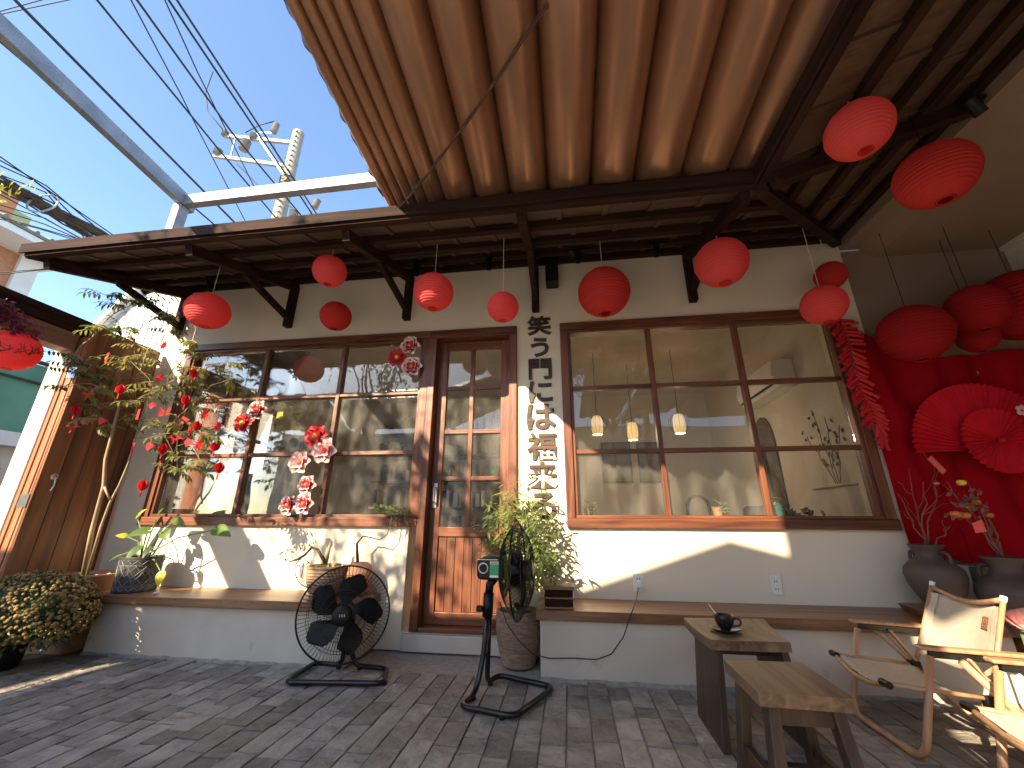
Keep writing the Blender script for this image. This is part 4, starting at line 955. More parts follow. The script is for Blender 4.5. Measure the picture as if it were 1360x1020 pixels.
for sy in (-1, 1):
    b = MB(); b.bar((.60, -1.325+sy*.11, .285), (.75, -1.325+sy*.11, .285), .022, .05); b.build('apron', m_stoolleg, t2, bev=.002)
# coffee cup
cq = G(964, 838, .372); cup = thing('coffee_cup', 'black coffee cup with spoon on its saucer on the dished stool', 'cup', (cq.x, cq.y, .368))
z0 = .3685
b = MB(); b.lathe([(.0001, .002), (.025, 0), (.030, .003), (.052, .009), (.064, .014), (.0655, .016), (.063, .017), (.05, .0125), (.028, .006), (.0001, .006)], 28, (cq.x, cq.y, z0)); b.build('saucer', m_charcoal, cup, smooth=True)
b = MB(); b.lathe([(.0001, .008), (.020, .008), (.022, .013), (.033, .028), (.0395, .045), (.042, .066), (.0415, .068), (.038, .066), (.034, .045), (.020, .018), (.0001, .014)], 28, (cq.x, cq.y, z0)); bw_ = b.build('bowl', m_charcoal, cup, smooth=True)
b = MB(); b.lathe([(.0001, .058), (.0365, .058)], 24, (cq.x, cq.y, z0)); b.build('coffee', m_coffee, cup)
b = MB(); b.tube(fillet([(cq.x+.036, cq.y-.012, z0+.056), (cq.x+.062, cq.y-.02, z0+.056), (cq.x+.060, cq.y-.02, z0+.03), (cq.x+.030, cq.y-.012, z0+.026)], .014, 4), .0045, 8); b.build('handle', m_charcoal, cup, smooth=True)
b = MB(); b.tube([(cq.x+.005, cq.y-.055, z0+.019), (cq.x+.07, cq.y-.045, z0+.022), (cq.x+.098, cq.y-.035, z0+.027)], [.0035, .0022, .003], 8); b.build('teaspoon', m_chrome, cup, smooth=True)
b = MB(); b.tube([(cq.x-.018, cq.y-.005, z0+.05), (cq.x-.055, cq.y+.01, z0+.108)], .0022, 6); b.build('stirrer', m_chrome, cup)

# ================================================================== folding camp chairs
def camp_chair(label):
    t = thing('camp_chair', label, 'chair', (1.45, -.80, 0), 0, 'low folding camp chairs')
    yf, yn = -.60, -1.03
    # front U frame and rear U frame
    path = fillet([(1.347, yf, .352), (1.240, yf-.01, .016), (1.240, yn+.02, .016), (1.335, yn, .356)], .07, 6)
    b = MB()
    for a_, c_ in zip(path[:-1], path[1:]): pass
    b.tube(path, .0125, 8); b.build('front_leg_frame', m_beech, t, smooth=True)
    path = fillet([(1.44, yf+.022, .345), (1.735, yf+.022, .016), (1.70, yn-.02, .016), (1.42, yn-.022, .345)], .07, 6)
    b = MB(); b.tube(path, .0125, 8); b.build('rear_leg_frame', m_beech, t, smooth=True)
    for yy, x0, x1 in ((yf, 1.325, 1.70), (yn, 1.302, 1.68)):
        b = MB(); b.bar((x0+.03, yy, .362), (x1-.02, yy, .345), .016, .024); b.build('arm_bracket', m_blackpaint, t, bev=.002)
        b = MB(); b.bar((x0, yy, .383), (x1, yy, .366), .040, .014); b.build('armrest', m_beech, t, bev=.005)
        b = MB(); b.bar((x0+.15, yy-.012, .352), (x0+.245, yy-.012, .205), .010, .020, (0, 1, 0)); b.build('brace', m_beech, t, bev=.002)
        s_ = 1 if yy == yf else -1
        top_ = Vector((1.712 if yy == yf else 1.652, yy-.012*s_, .545)); bot = Vector((1.545 if yy == yf else 1.50, yy-.012*s_, .205))
        b = MB(); b.tube([bot, bot.lerp(top_, .5), top_], .0085, 8); b.build('back_post', m_beech, t, smooth=True)
        b = MB(); b.lathe([(.010, 0), (.0105, .02), (.0001, .022)], 10, top_, (top_-bot).to_track_quat('Z', 'Y').to_matrix()); b.build('post_cap', m_white, t)
        b = MB(); b.box(bot.x-.02, bot.y-.014, bot.z-.012, bot.x+.02, bot.y+.014, bot.z+.026); b.build('hinge_block', m_black, t, bev=.003)
    tf, tn = Vector((1.712, yf-.02, .535)), Vector((1.652, yn+.02, .545))
    b = MB(); b.tube([tf.lerp(tn, i/10)+Vector((0, 0, -.030*math.sin(math.pi*i/10)+.004)) for i in range(11)], .0095, 8); b.build('top_rail', m_beech, t, smooth=True)
    bf, bn = Vector((1.575, yf-.014, .262)), Vector((1.528, yn+.014, .275)); tf2, tn2 = Vector((1.699, yf-.014, .518)), Vector((1.640, yn+.014, .522))
    def back(u_, v_):
        p = bf.lerp(bn, u_).lerp(tf2.lerp(tn2, u_), v_); s_ = math.sin(math.pi*u_)
        wr = .004*math.exp(-(u_/.12)**2)*math.sin(v_*16)+.004*math.exp(-((1-u_)/.12)**2)*math.sin(v_*13+1)
        return p + Vector((.030*s_*(.6+.4*v_)+wr, 0, -.006*s_))
    b = MB(); b.grid(back, 20, 14); bk = b.build('back_canvas', m_canvas, t, smooth=True); sm = bk.modifiers.new('t', 'SOLIDIFY'); sm.thickness = .004
    for u0 in (0.055, .945):
        b = MB(); b.grid(lambda u_, v_, u0=u0: Vector(back(u0+(u_-.5)*.10, v_)) + Vector((-.004, 0, 0)), 3, 12); b.build('sleeve', pmat('cream_canvas_hem', (.52, .45, .36), (.58, .51, .41), 40, rough=.85), bk, smooth=True)
    pc_ = Vector(back(.80, .74)); eu = (Vector(back(.86, .74))-Vector(back(.74, .74))).normalized(); ev_ = (Vector(back(.8, .8))-Vector(back(.8, .68))).normalized(); nn = eu.cross(ev_).normalized()
    if nn.x > 0: nn = -nn
    b = MB(); q = pc_+nn*.0045; b.slab([q-eu*.024-ev_*.024, q+eu*.024-ev_*.024, q+eu*.024+ev_*.024, q-eu*.024+ev_*.024], nn*.0015); pa = b.build('leather_patch', m_patch, bk)
    b = MB(); q2 = q+nn*.0022
    for a_, c_ in (((-.018, -.018), (.018, -.018)), ((.018, -.018), (.018, .018)), ((.018, .018), (-.018, .018)), ((-.018, .018), (-.018, -.018)), ((-.012, -.009), (0, .012)), ((0, .012), (.012, -.009)), ((-.012, -.009), (.012, -.009)), ((-.006, -.004), (.006, -.004))):
        b.bar(q2+eu*a_[0]+ev_*a_[1], q2+eu*c_[0]+ev_*c_[1], .0016, .0006, nn)
    b.build('patch_emblem', m_barkd, pa)
    sf, sn = Vector((1.228, yf-.012, .243)), Vector((1.182, yn+.012, .252)); rf_, rn = Vector((1.548, yf-.012, .214)), Vector((1.50, yn+.012, .222))
    def seat(u_, v_):
        p = sf.lerp(sn, u_).lerp(rf_.lerp(rn, u_), v_); s_ = math.sin(math.pi*u_)
        return p + Vector((0, 0, -.036*s_*(.75+.3*v_) + .003*math.sin(v_*22+u_*7)*math.exp(-((u_-.12)/.12)**2)))
    b = MB(); b.grid(seat, 18, 14); sc_ = b.build('seat_canvas', m_canvas, t, smooth=True); sm = sc_.modifiers.new('t', 'SOLIDIFY'); sm.thickness = .004
    b = MB(); b.tube([Vector(seat(i/10, -.03)) + Vector((-.006, 0, -.012*math.sin(math.pi*i/10))) for i in range(11)], .0095, 8); b.build('front_rail', m_beech, t, smooth=True)
    for uu in (0, 1):
        q = Vector(seat(uu, -.03)); b = MB(); b.tube([q+Vector((-.006, .018*(1-2*uu), 0)), q+Vector((-.006, -.024*(1-2*uu), 0))], .0135, 10); b.build('end_cap', m_black, t)
        b = MB(); e0 = Vector(seat(uu, -.03)); e1 = Vector(seat(uu, 1.0)); b.tube([e0, e1], .008, 8); b.build('side_rail', m_beech, t, smooth=True)
    return t
ch1 = camp_chair('cream canvas camp chair with leather patch facing the stools')
ch2 = copy_tree(ch1, (1.45+.10, -.80-.56, 0), 0, 'second camp chair set beside the one with the visible leather patch')

# ================================================================== pots and plants
def pot(t, c, prof, m, n=32, soil=None, name='pot'):
    b = MB(); b.lathe(prof, n, c); o = b.build(name, m, t, smooth=True); smooth_angle(o, 40)
    if soil:
        b = MB(); b.lathe([(.0001, soil[1]+.006), (soil[0]*.6, soil[1]+.003), (soil[0], soil[1])], 20, c); b.build('soil', m_soil, t, smooth=True)
    return o
def heart(b, base, d, nrm, L, wd_, fold=.25, droop=.25):
    """broad heart-shaped leaf blade"""
    base, d, nrm = Vector(base), Vector(d).normalized(), Vector(nrm); sd_ = d.cross(nrm).normalized(); nrm = sd_.cross(d).normalized()
    out = [(-.16, .30), (-.20, .20), (-.06, .02)]
    prof = [(-.20, .16), (-.14, .36), (.02, .47), (.2, .49), (.4, .43), (.6, .32), (.8, .17), (.93, .06), (1, 0)]
    n = len(prof); vs = []
    for t, w_ in prof:
        tt = max(t, 0.0); ctr = base + d*(L*t) - nrm*(droop*L*tt*tt)
        vs.append(base + d*(L*max(t, 0)) - nrm*(droop*L*tt*tt)); 
        for k in (.5, 1.0):
            vs.append(ctr + sd_*(w_*wd_*k) + nrm*(fold*w_*wd_*k*(1-.5*k))); vs.append(ctr - sd_*(w_*wd_*k) + nrm*(fold*w_*wd_*k*(1-.5*k)))
    fs = []
    for i in range(n-1):
        a, c = i*5, (i+1)*5
        fs += [(a, a+1, c+1, c), (a+1, a+3, c+3, c+1), (a+2, a, c, c+2), (a+4, a+2, c+2, c+4)]
    b.add(vs, fs)

# --- carved black pot with broad leaves, on the left bench
c = W(178, 784, -.22); c.z = .3462
cp = thing('potted_plant', 'broad leafed plant in a carved black cylinder pot on the left bench', 'potted plant', tuple(c))
pc_ = pot(cp, c, [(.0001, 0), (.118, 0), (.124, .006), (.122, .10), (.124, .205), (.128, .222), (.126, .23), (.112, .228), (.106, .19), (.0001, .19)], pmat('carved_black', (.022, .022, .022), (.05, .05, .048), 12, rough=.55, bump=.2), 36, (.107, .19))
m_relief = pmat('worn_relief', (.13, .128, .12), (.22, .215, .20), 25, rough=.7)
def zig(z0_, z1_, n, ph=0, r_=.1235):
    b = MB(); pts = [(c.x+r_*math.cos(2*math.pi*(k+ph)/(2*n)), c.y+r_*math.sin(2*math.pi*(k+ph)/(2*n)), c.z+(z0_ if k % 2 else z1_)) for k in range(2*n)]
    q = []
    for k in range(2*n):
        A_, B2 = Vector(pts[k]), Vector(pts[(k+1) % (2*n)])
        for j in range(3):
            p = A_.lerp(B2, j/3); dv = Vector((p.x-c.x, p.y-c.y, 0)); dv.normalize(); q.append(Vector((c.x+dv.x*r_, c.y+dv.y*r_, p.z)))
    b.tube(q, .0026, 4, closed=True); b.build('carved_line', m_relief, pc_)
for a_ in ((.012, .032, 16), (.178, .204, 14), (.045, .105, 7), (.105, .165, 7), (.165, .105, 7, 0), (.045, .165, 7, 1), (.06, .150, 7, 1), (.075, .135, 7, 1)): zig(*a_)
for zz in (.036, .044, .168, .176, .208):
    b = MB(); b.tube(arc(c+Vector((0, 0, zz)), .1235, 0, 6.2832, 40, (1, 0, 0), (0, 1, 0)), .0016, 4); b.build('carved_line', m_relief, pc_)
top_ = c + Vector((0, 0, .195))
specs = [((288, 703, -.24), (1, -.1, -.25), .125, .10, m_leafg), ((215, 762, -.30), (.05, -.3, -1), .085, .075, m_leafy), ((208, 690, -.22), (.3, -.3, .5), .11, .10, m_leafg), ((196, 705, -.27), (-.3, -.5, -.1), .12, .11, m_leafg), ((218, 706, -.20), (.5, -.3, -.3), .10, .09, m_leafg), ((184, 728, -.28), (-.2, -.5, -.5), .10, .08, m_leafg), ((166, 712, -.24), (-.3, -.3, .1), .055, .05, m_leafy), ((182, 686, -.2), (.5, -.1, .6), .08, .06, m_leafy), ((233, 690, -.18), (.8, -.1, -.3), .11, .06, m_leafg), ((158, 738, -.25), (-.8, -.3, -.4), .08, .03, m_leafd), ((200, 728, -.3), (.1, -.6, -.5), .08, .06, m_leafd)]
for px, py, Y, in [s_[0] for s_ in specs]: pass
for (pp, d, L, w_, mm) in specs:
    q = W(*pp); st_ = top_ + Vector((rnd.uniform(-.04, .04), rnd.uniform(-.04, .04), 0)); mid = st_.lerp(q, .5) + Vector((0, 0, .05))
    b = MB(); b.tube(fillet([st_, mid, q], .2, 6), [.006]+[.004]*5+[.0035]*3, 6) if False else b.tube([st_, st_.lerp(mid, .6), mid, mid.lerp(q, .6), q], [.006, .005, .0045, .004, .003], 6); b.build('stalk', m_stem, cp, smooth=True)
    b = MB(); heart(b, q, d, (0, -.75, .65), L, w_); b.build('leaf', mm, cp, smooth=True)
for k in range(9):
    b = MB(); a = rnd.uniform(0, 6.28); b.leaf(top_+Vector((.06*math.cos(a), .06*math.sin(a), -.01)), (math.cos(a), math.sin(a)-.5, .5), (0, 0, 1), .07, .02, .6, 4); b.build('dry_sheath', m_twig, cp)
b = MB(); q = W(209, 781, -.33); b.lathe([(.0001, 0), (.016, .003), (.020, .009), (.012, .016), (.0001, .018)], 10, (q.x, q.y, .346)); tag(b.build('pebble', m_stone, smooth=True), 'pale pebble on the bench beside the carved black pot', 'stone')

# --- tree in a low terracotta bowl, hung with red paper
b = MB(); b.add([(-3.70, -.44, 0), (-3.265, -.44, 0), (-3.232, -.05, 0), (-3.70, -.05, 0), (-3.70, -.40, .343), (-3.225, -.385, .343), (-3.215, -.05, .343), (-3.70, -.05, .343)], [(0, 3, 2, 1), (4, 5, 6, 7), (0, 1, 5, 4), (1, 2, 6, 5), (2, 3, 7, 6), (3, 0, 4, 7)])
tag(b.build('plant_stand', wood('stand_wood', (.22, .11, .05), (.36, .20, .10), 'x', .6), bev=.01), 'rough brown wooden block under the tree bowl at the bench end', 'stand')
tb_ = Vector((-3.475, -.245, .3445))
tr = thing('ornamental_tree', 'slender potted tree with olive leaves in a low terracotta bowl beside the gate', 'tree', tuple(tb_))
pot(tr, tb_, [(.0001, 0), (.15, 0), (.165, .02), (.185, .095), (.192, .10), (.192, .112), (.172, .112), (.165, .085), (.0001, .085)], m_terra, 36, (.165, .088), 'bowl')
for k in range(8):
    b = MB(); a = rnd.uniform(0, 6.28); q = tb_+Vector((.12*math.cos(a), .12*math.sin(a), .098)); b.lathe([(.0001, 0), (.012, .002), (.014, .008), (.0001, .014)], 8, q); b.build('pebble', m_stone, tr, smooth=True)
def PT(px, py, Y):
    p = W(px, py, Y)
    while p.x < -3.62 and Y > -1.05: Y -= .03; p = W(px, py, Y)
    return p
trunkA = [tb_+Vector((-.05, 0, .09)), PT(122, 705, -.30), PT(138, 645, -.38), PT(140, 610, -.40), PT(150, 572, -.42), PT(158, 540, -.45)]
trunkB = [PT(134, 700, -.31), PT(146, 668, -.34), PT(158, 645, -.36), PT(172, 612, -.38), PT(178, 585, -.38), PT(190, 560, -.38)]
b = MB(); b.tube(trunkA, [.017, .0145, .013, .011, .010, .008], 9); b.build('trunk', m_bark, tr, smooth=True)
b = MB(); b.tube([trunkA[0]+Vector((.03, 0, 0)), trunkB[0]]+trunkB[1:], [.010, .009, .0085, .0075, .006, .005, .004], 8); b.tube([trunkA[2], PT(146, 664, -.36)], [.009, .006], 6); b.build('trunk', m_bark, tr, smooth=True)
trg = random.Random(77); ends = []
clus = [(146, 432), (136, 440), (160, 428), (183, 440), (170, 452), (120, 500), (140, 492), (133, 520), (150, 512), (118, 515), (165, 500), (172, 480), (190, 470), (185, 455), (200, 505), (205, 478), (120, 540), (133, 555), (148, 540), (128, 570), (160, 560), (176, 520), (190, 530), (205, 520), (220, 525), (235, 515), (245, 500), (230, 490), (262, 510), (275, 525), (285, 540), (255, 540), (240, 560), (225, 575), (215, 590), (232, 600), (245, 575), (265, 580), (280, 600), (262, 610), (250, 470), (265, 455), (285, 470), (280, 490), (240, 455), (225, 440), (210, 420), (230, 420), (250, 425), (195, 405), (180, 400), (205, 395), (170, 410), (300, 480), (310, 505), (92, 492), (100, 478), (88, 470), (105, 500), (95, 512), (115, 485), (140, 395), (150, 388), (265, 620), (238, 620), (300, 575), (212, 560)]
fol = MB(); fold_ = MB(); tw = MB(); fork = [trunkA[3], trunkA[4], trunkA[5], trunkB[4], trunkB[5]]
clus.sort(key=lambda c_: (c_[0]-165)**2+(c_[1]-540)**2)
for (px, py) in clus:
    Y = trg.uniform(-.70, -.22); p = PT(px+trg.uniform(-4, 4), py+trg.uniform(-4, 4), Y)
    src = min(fork, key=lambda f_: (f_-p).length + (.35 if f_.z > p.z+.04 else 0)); md = src.lerp(p, .5)+Vector((trg.uniform(-.03, .03), trg.uniform(-.03, .03), .03)); tw.tube([src, src.lerp(md, .5)+Vector((trg.uniform(-.015, .015), 0, .012)), md, p], [.0042, .0034, .0026, .0015], 5); fork.append(md)
    shade = py < 435 or px < 110  # upper and far-left clumps: shade put in by a darker leaf colour
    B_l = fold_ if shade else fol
    for s_ in range(trg.randint(3, 4)):
        a = trg.uniform(0, 6.28); rd = Vector((math.cos(a), math.sin(a)*.7-.25, trg.uniform(-.35, .35))).normalized(); L = trg.uniform(.07, .13)
        tw.tube([p, p+rd*L*.5+Vector((0, 0, .008)), p+rd*L], .0011, 3)
        for j in range(4):
            q = p+rd*(L*(j+1)/4)
            for sg_ in (-1, 1):
                d = (rd*.55 + rd.cross(Vector((0, 0, 1)))*sg_*.8 + Vector((0, 0, -.25+trg.uniform(-.2, .2)))); B_l.leaf(q, d, (trg.uniform(-.3, .3), -.5, 1), trg.uniform(.042, .062), .017, .35, 3)
        B_l.leaf(p+rd*L, rd+Vector((0, 0, -.3)), (0, -.5, 1), .065, .022, .35, 3)
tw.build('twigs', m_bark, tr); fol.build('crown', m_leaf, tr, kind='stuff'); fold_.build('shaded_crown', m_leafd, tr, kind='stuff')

# --- red paper ornaments hung in that tree
def hang(t, q, L=.05):
    b = MB(); b.tube([q, q+Vector((0, 0, L))], .0009, 3); b.build('thread', m_red, t)
def orn(kind, px, py, label=None):
    q = PT(px, py, trg.uniform(-.72, -.5)) + Vector((0, -.04, 0))
    cat = {'lantern': 'paper lantern', 'star': 'paper star', 'crane': 'origami crane', 'butterfly': 'paper butterfly', 'tag': 'paper tag', 'boat': 'paper fold'}[kind]
    lab = {'lantern': 'little ribbed red paper lantern hung in the ornamental tree', 'star': 'spiky red paper star hung in the ornamental tree', 'crane': 'folded red origami crane hung in the ornamental tree', 'butterfly': 'red paper butterfly perched in the ornamental tree', 'tag': 'narrow red paper tag hanging in the ornamental tree', 'boat': 'folded red paper envelope hung in the ornamental tree'}[kind]
    t = thing('tree_ornament', label or lab, cat, tuple(q), 0, 'red %s ornaments in the tree' % cat); hang(t, q+Vector((0, 0, .02)))
    if kind == 'lantern':
        for k in range(8):
            a = k*math.pi/4; b = MB(); e = Vector((math.cos(a), math.sin(a), 0)); b.add([q+Vector((0, 0, .032)), q+e*.022+Vector((0, 0, .014)), q+e*.026, q+e*.020-Vector((0, 0, .018)), q-Vector((0, 0, .032))], [(0, 1, 2, 3, 4)]); b.build('fin', m_red, t)
        b = MB(); b.bar(q-Vector((0, 0, .032)), q-Vector((0, 0, .062)), .005, .005, (0, 1, 0)); b.build('tassel', m_red, t)
    elif kind == 'star':
        for k in range(10):
            a = k*math.pi/5; e = Vector((math.cos(a), -.25, math.sin(a))); s_ = Vector((-math.sin(a), 0, math.cos(a)))*.009; b = MB(); b.add([q-s_, q+e*.038, q+s_, q+Vector((0, -.012, 0))], [(0, 1, 3), (3, 1, 2)]); b.build('point', m_red, t)
    elif kind == 'crane':
        for vs in ([(0, 0, 0), (-.02, -.01, .02), (-.055, 0, .012)], [(0, 0, 0), (.02, -.01, .022), (.055, 0, .004)], [(-.012, 0, 0), (.012, 0, 0), (0, -.03, -.012)], [(-.008, 0, .004), (-.014, .01, -.02), (-.035, .012, -.03)], [(.008, 0, .004), (.014, -.01, -.018), (.03, -.02, -.012)]):
            b = MB(); b.add([q+Vector(v_) for v_ in vs], [(0, 1, 2)]); b.build('fold', m_red, t)
    elif kind == 'butterfly':
        for sx in (-1, 1):
            b = MB(); b.add([q+Vector(v_) for v_ in ((0, 0, 0), (sx*.03, -.008, .034), (sx*.046, -.012, .018), (sx*.034, -.01, 0), (sx*.038, -.01, -.02), (sx*.018, -.006, -.026))], [(0, 1, 2, 3, 4, 5)]); b.build('wing', m_red, t)
        b = MB(); b.tube([q+Vector((0, -.003, .015)), q+Vector((0, -.003, -.02))], .003, 5); b.build('body', m_red, t)
    elif kind == 'tag':
        b = MB(); b.slab([q+Vector(v_) for v_ in ((-.012, 0, .034), (.010, -.004, .034), (.012, -.004, -.034), (-.010, 0, -.034))], (0, .001, 0)); b.build('card', m_red, t)
    else:
        b = MB(); b.add([q+Vector(v_) for v_ in ((-.034, 0, .008), (0, -.014, .026), (.034, 0, .008), (0, -.012, -.024), (0, .014, 0))], [(0, 1, 3), (1, 2, 3), (0, 4, 1), (1, 4, 2), (0, 3, 4), (2, 4, 3)]); b.build('card', m_red, t)
_n0 = len(col.objects)
for k_, x_, y_ in (('star', 225, 462), ('tag', 150, 478), ('lantern', 168, 519), ('star', 221, 505), ('lantern', 264, 498), ('lantern', 254, 533), ('crane', 125, 527), ('lantern', 109, 546), ('crane', 105, 570), ('boat', 123, 562), ('boat', 144, 562), ('tag', 191, 552), ('boat', 210, 541), ('butterfly', 227, 550), ('star', 279, 553), ('star', 297, 568), ('boat', 252, 561), ('lantern', 268, 567), ('lantern', 224, 597), ('boat', 207, 595), ('tag', 184, 597), ('crane', 240, 585), ('boat', 258, 590), ('lantern', 292, 594), ('tag', 258, 575), ('lantern', 198, 645), ('lantern', 298, 622), ('star', 272, 592)): orn(k_, x_, y_)
for o in col.objects:
    if o.name.startswith('tree_ornament'): o.scale = (1.15,)*3

# --- chrysanthemum bush in a black pot
bc = Vector((-3.30, -.69, 0)); bu = thing('chrysanthemum', 'dense mound of mustard yellow chrysanthemums in a black nursery pot', 'potted plant', tuple(bc))
pot(bu, bc+Vector((-.07, -.01, 0)), [(.0001, 0), (.105, 0), (.112, .03), (.13, .20), (.137, .205), (.137, .22), (.12, .22), (.0001, .20)], m_black, 28)
fr2 = random.Random(13); hb = MB(); gb = MB(); ctr = bc+Vector((.035, .0, .285)); rx_, ry_, rz_ = .36, .29, .235
for k in range(2100):
    a = fr2.uniform(0, 6.283); h = fr2.uniform(-.55, 1); s_ = math.sqrt(max(0, 1-h*h)); k2 = fr2.uniform(.9, 1.02); n_ = Vector((s_*math.cos(a), s_*math.sin(a), h))
    p = ctr + Vector((n_.x*rx_, n_.y*ry_, n_.z*rz_ if h > 0 else n_.z*rz_*.85))*k2
    if p.z < .06: continue
    q = n_.to_track_quat('Z', 'Y').to_matrix(); r0 = fr2.uniform(.0075, .0115); hb.lathe([(r0*.35, -.004), (r0, .001), (r0*.85, .006), (r0*.3, .0085)], 6, p, q, False, True)
for k in range(1500):
    a = fr2.uniform(0, 6.283); h = fr2.uniform(-.75, 1); s_ = math.sqrt(1-h*h); n_ = Vector((s_*math.cos(a), s_*math.sin(a), h)); p = ctr + Vector((n_.x*rx_, n_.y*ry_, n_.z*rz_))*fr2.uniform(.75, .97)
    if p.z < .05: continue
    gb.leaf(p, n_+Vector((fr2.uniform(-.8, .8), fr2.uniform(-.8, .8), fr2.uniform(-.8, .3))), n_, .032, .014, .3, 2)
core = MB(); core.lathe([(.0001, -.16), (.2, -.12), (.27, 0), (.24, .1), (.14, .16), (.0001, .18)], 20, ctr); core.build('inner_foliage', m_leafd, bu, smooth=True)
hb.build('flower_heads', m_chrys, bu, kind='stuff'); gb.build('foliage', m_leafd, bu, kind='stuff')
b = MB(); q = G(58, 862, .03); b.lathe([(.0001, -.02), (.014, -.014), (.020, 0), (.014, .014), (.0001, .02)], 12, (q.x, q.y, .022)); tag(b.build('glass_ball', m_chrome, smooth=True), 'small shiny ball lying on the floor by the chrysanthemum pot', 'ball')

# --- ribbed clay pot with bent driftwood bonsai
c = Vector((-1.655, -.20, .3462)); rp = thing('bonsai_pot', 'ribbed tan clay pot with bent dark bonsai branch on the left bench', 'potted plant', tuple(c))
prof = [(.0001, 0), (.088, 0)]
for i in range(9): z_ = .012+i*.017; rr = .092+.036*math.sin(min(1, i/7)*1.5); prof += [(rr, z_), (rr+.006, z_+.006), (rr, z_+.0125)]
prof += [(.128, .172), (.138, .178), (.138, .190), (.118, .190), (.112, .165), (.0001, .165)]
pot(rp, c, prof, m_clay, 32, (.113, .166))
b = MB(); b.tube([W(432, 748, -.2), W(422, 730, -.22), W(414, 727, -.23), (W(405, 737, -.24)), W(395, 743, -.25), W(384, 746, -.25)], [.011, .010, .0095, .009, .008, .005], 8); b.build('branch', m_barkd, rp, smooth=True)
b = MB(); b.tube([W(431, 748, -.18), W(435, 735, -.18), W(440, 719, -.17)], [.022, .016, .006], 8); b.build('driftwood', m_bark, rp, smooth=True)
b = MB(); lb = MB(); lr = random.Random(15)
for tipx, tipy in ((370, 736), (366, 742), (378, 727), (392, 722), (404, 719), (412, 722), (420, 716), (372, 730), (388, 730)):
    s0 = W(lr.choice((386, 392, 400)), 742, -.25); e = W(tipx, tipy, -.25+lr.uniform(-.04, .04)); b.tube(wobble(s0, e, 4, .008, tipx), .0014, 4)
    for k in range(7): lb.leaf(s0.lerp(e, lr.uniform(.6, 1.05)), (lr.uniform(-1, 1), lr.uniform(-1, .3), lr.uniform(-1, .3)), (0, -.6, .8), .026, .010, .2, 3)
for k in range(60): lb.leaf(c+Vector((lr.uniform(-.09, .12), lr.uniform(-.1, .06), .17)), (lr.uniform(-1, 1), lr.uniform(-1, .3), lr.uniform(0, 1)), (0, -.4, 1), .04, .013, .4, 3)
b.build('twigs', m_bark, rp); lb.build('foliage', m_leaf, rp, kind='stuff')
c = Vector((-1.465, -.125, .3462)); rp2 = thing('bonsai_pot', 'round brown gourd-shaped pot with a long crooked branch', 'potted plant', tuple(c))
pot(rp2, c, [(.0001, 0), (.05, 0), (.075, .03), (.094, .09), (.095, .14), (.08, .185), (.055, .205), (.045, .205), (.045, .19), (.0001, .19)], m_terra, 28, (.045, .188))
br_pts = [W(475, 747, -.125), W(474, 722, -.12), W(482, 712, -.12), W(493, 714, -.11), W(504, 717, -.11), W(514, 710, -.10), W(519, 694, -.09), W(521, 684, -.09)]
b = MB(); b.tube(br_pts, [.011, .009, .006, .005, .0045, .004, .004, .004], 7); b.build('branch', m_barkd, rp2, smooth=True)
lb = MB(); q = W(521, 680, -.09)
for k in range(70):
    a = lr.uniform(0, 6.28); o_ = Vector((lr.uniform(-.11, .10), lr.uniform(-.06, .04), lr.uniform(-.02, .03))); lb.leaf(q+o_, (math.cos(a), math.sin(a)-.3, lr.uniform(.1, 1)), (0, -.5, .8), .060, .016, .3, 3)
lb.build('foliage', m_leafb, rp2, kind='stuff')
b = MB()
for k in range(16): b.tube(wobble(q+Vector((.05, 0, -.02)), q+Vector((lr.uniform(.0, .14), lr.uniform(-.04, .02), lr.uniform(-.13, -.02))), 4, .012, 800+k), .002, 4)
b.build('roots', m_barkd, rp2)
# --- tall woven pot with bamboo-like foliage
c = Vector((-.345, -.165, 0)); wp = thing('bamboo_pot', 'woven clay planter with leafy yellow-green bamboo by the door', 'potted plant', tuple(c))
prof = [(.0001, .002), (.098, .002)]
for i in range(17): z_ = .006+i*.0165; rr = .100+.036*math.sin(math.pi*min(1, i/17)*.62); prof += [(rr, z_), (rr+.0035, z_+.005), (rr+.0035, z_+.011), (rr, z_+.0155)]
prof += [(.136, .287), (.140, .292), (.138, .300), (.122, .300), (.118, .27), (.0001, .27)]
wpot = pot(wp, c, prof, m_weave, 36, (.118, .272))
for k in range(24):
    a = 2*math.pi*k/24; b = MB(); b.tube([(c.x+.1015*math.cos(a), c.y+.1015*math.sin(a), .01), (c.x+.134*math.cos(a), c.y+.134*math.sin(a), .15), (c.x+.139*math.cos(a), c.y+.139*math.sin(a), .285)], .0028, 4); b.build('weave_strand', m_weave, wpot)
br3 = random.Random(19); cs = MB(); lf_ = MB()
tips = [(650, 665), (640, 700), (645, 735), (665, 650), (680, 645), (660, 690), (700, 640), (715, 650), (728, 662), (735, 680), (738, 700), (730, 720), (745, 735), (740, 760), (725, 750), (705, 690), (690, 670), (675, 710), (658, 715), (712, 720), (700, 740), (720, 775), (690, 700), (660, 760), (650, 750), (726, 700), (670, 675), (705, 665), (655, 680), (690, 655), (668, 735), (718, 735)]
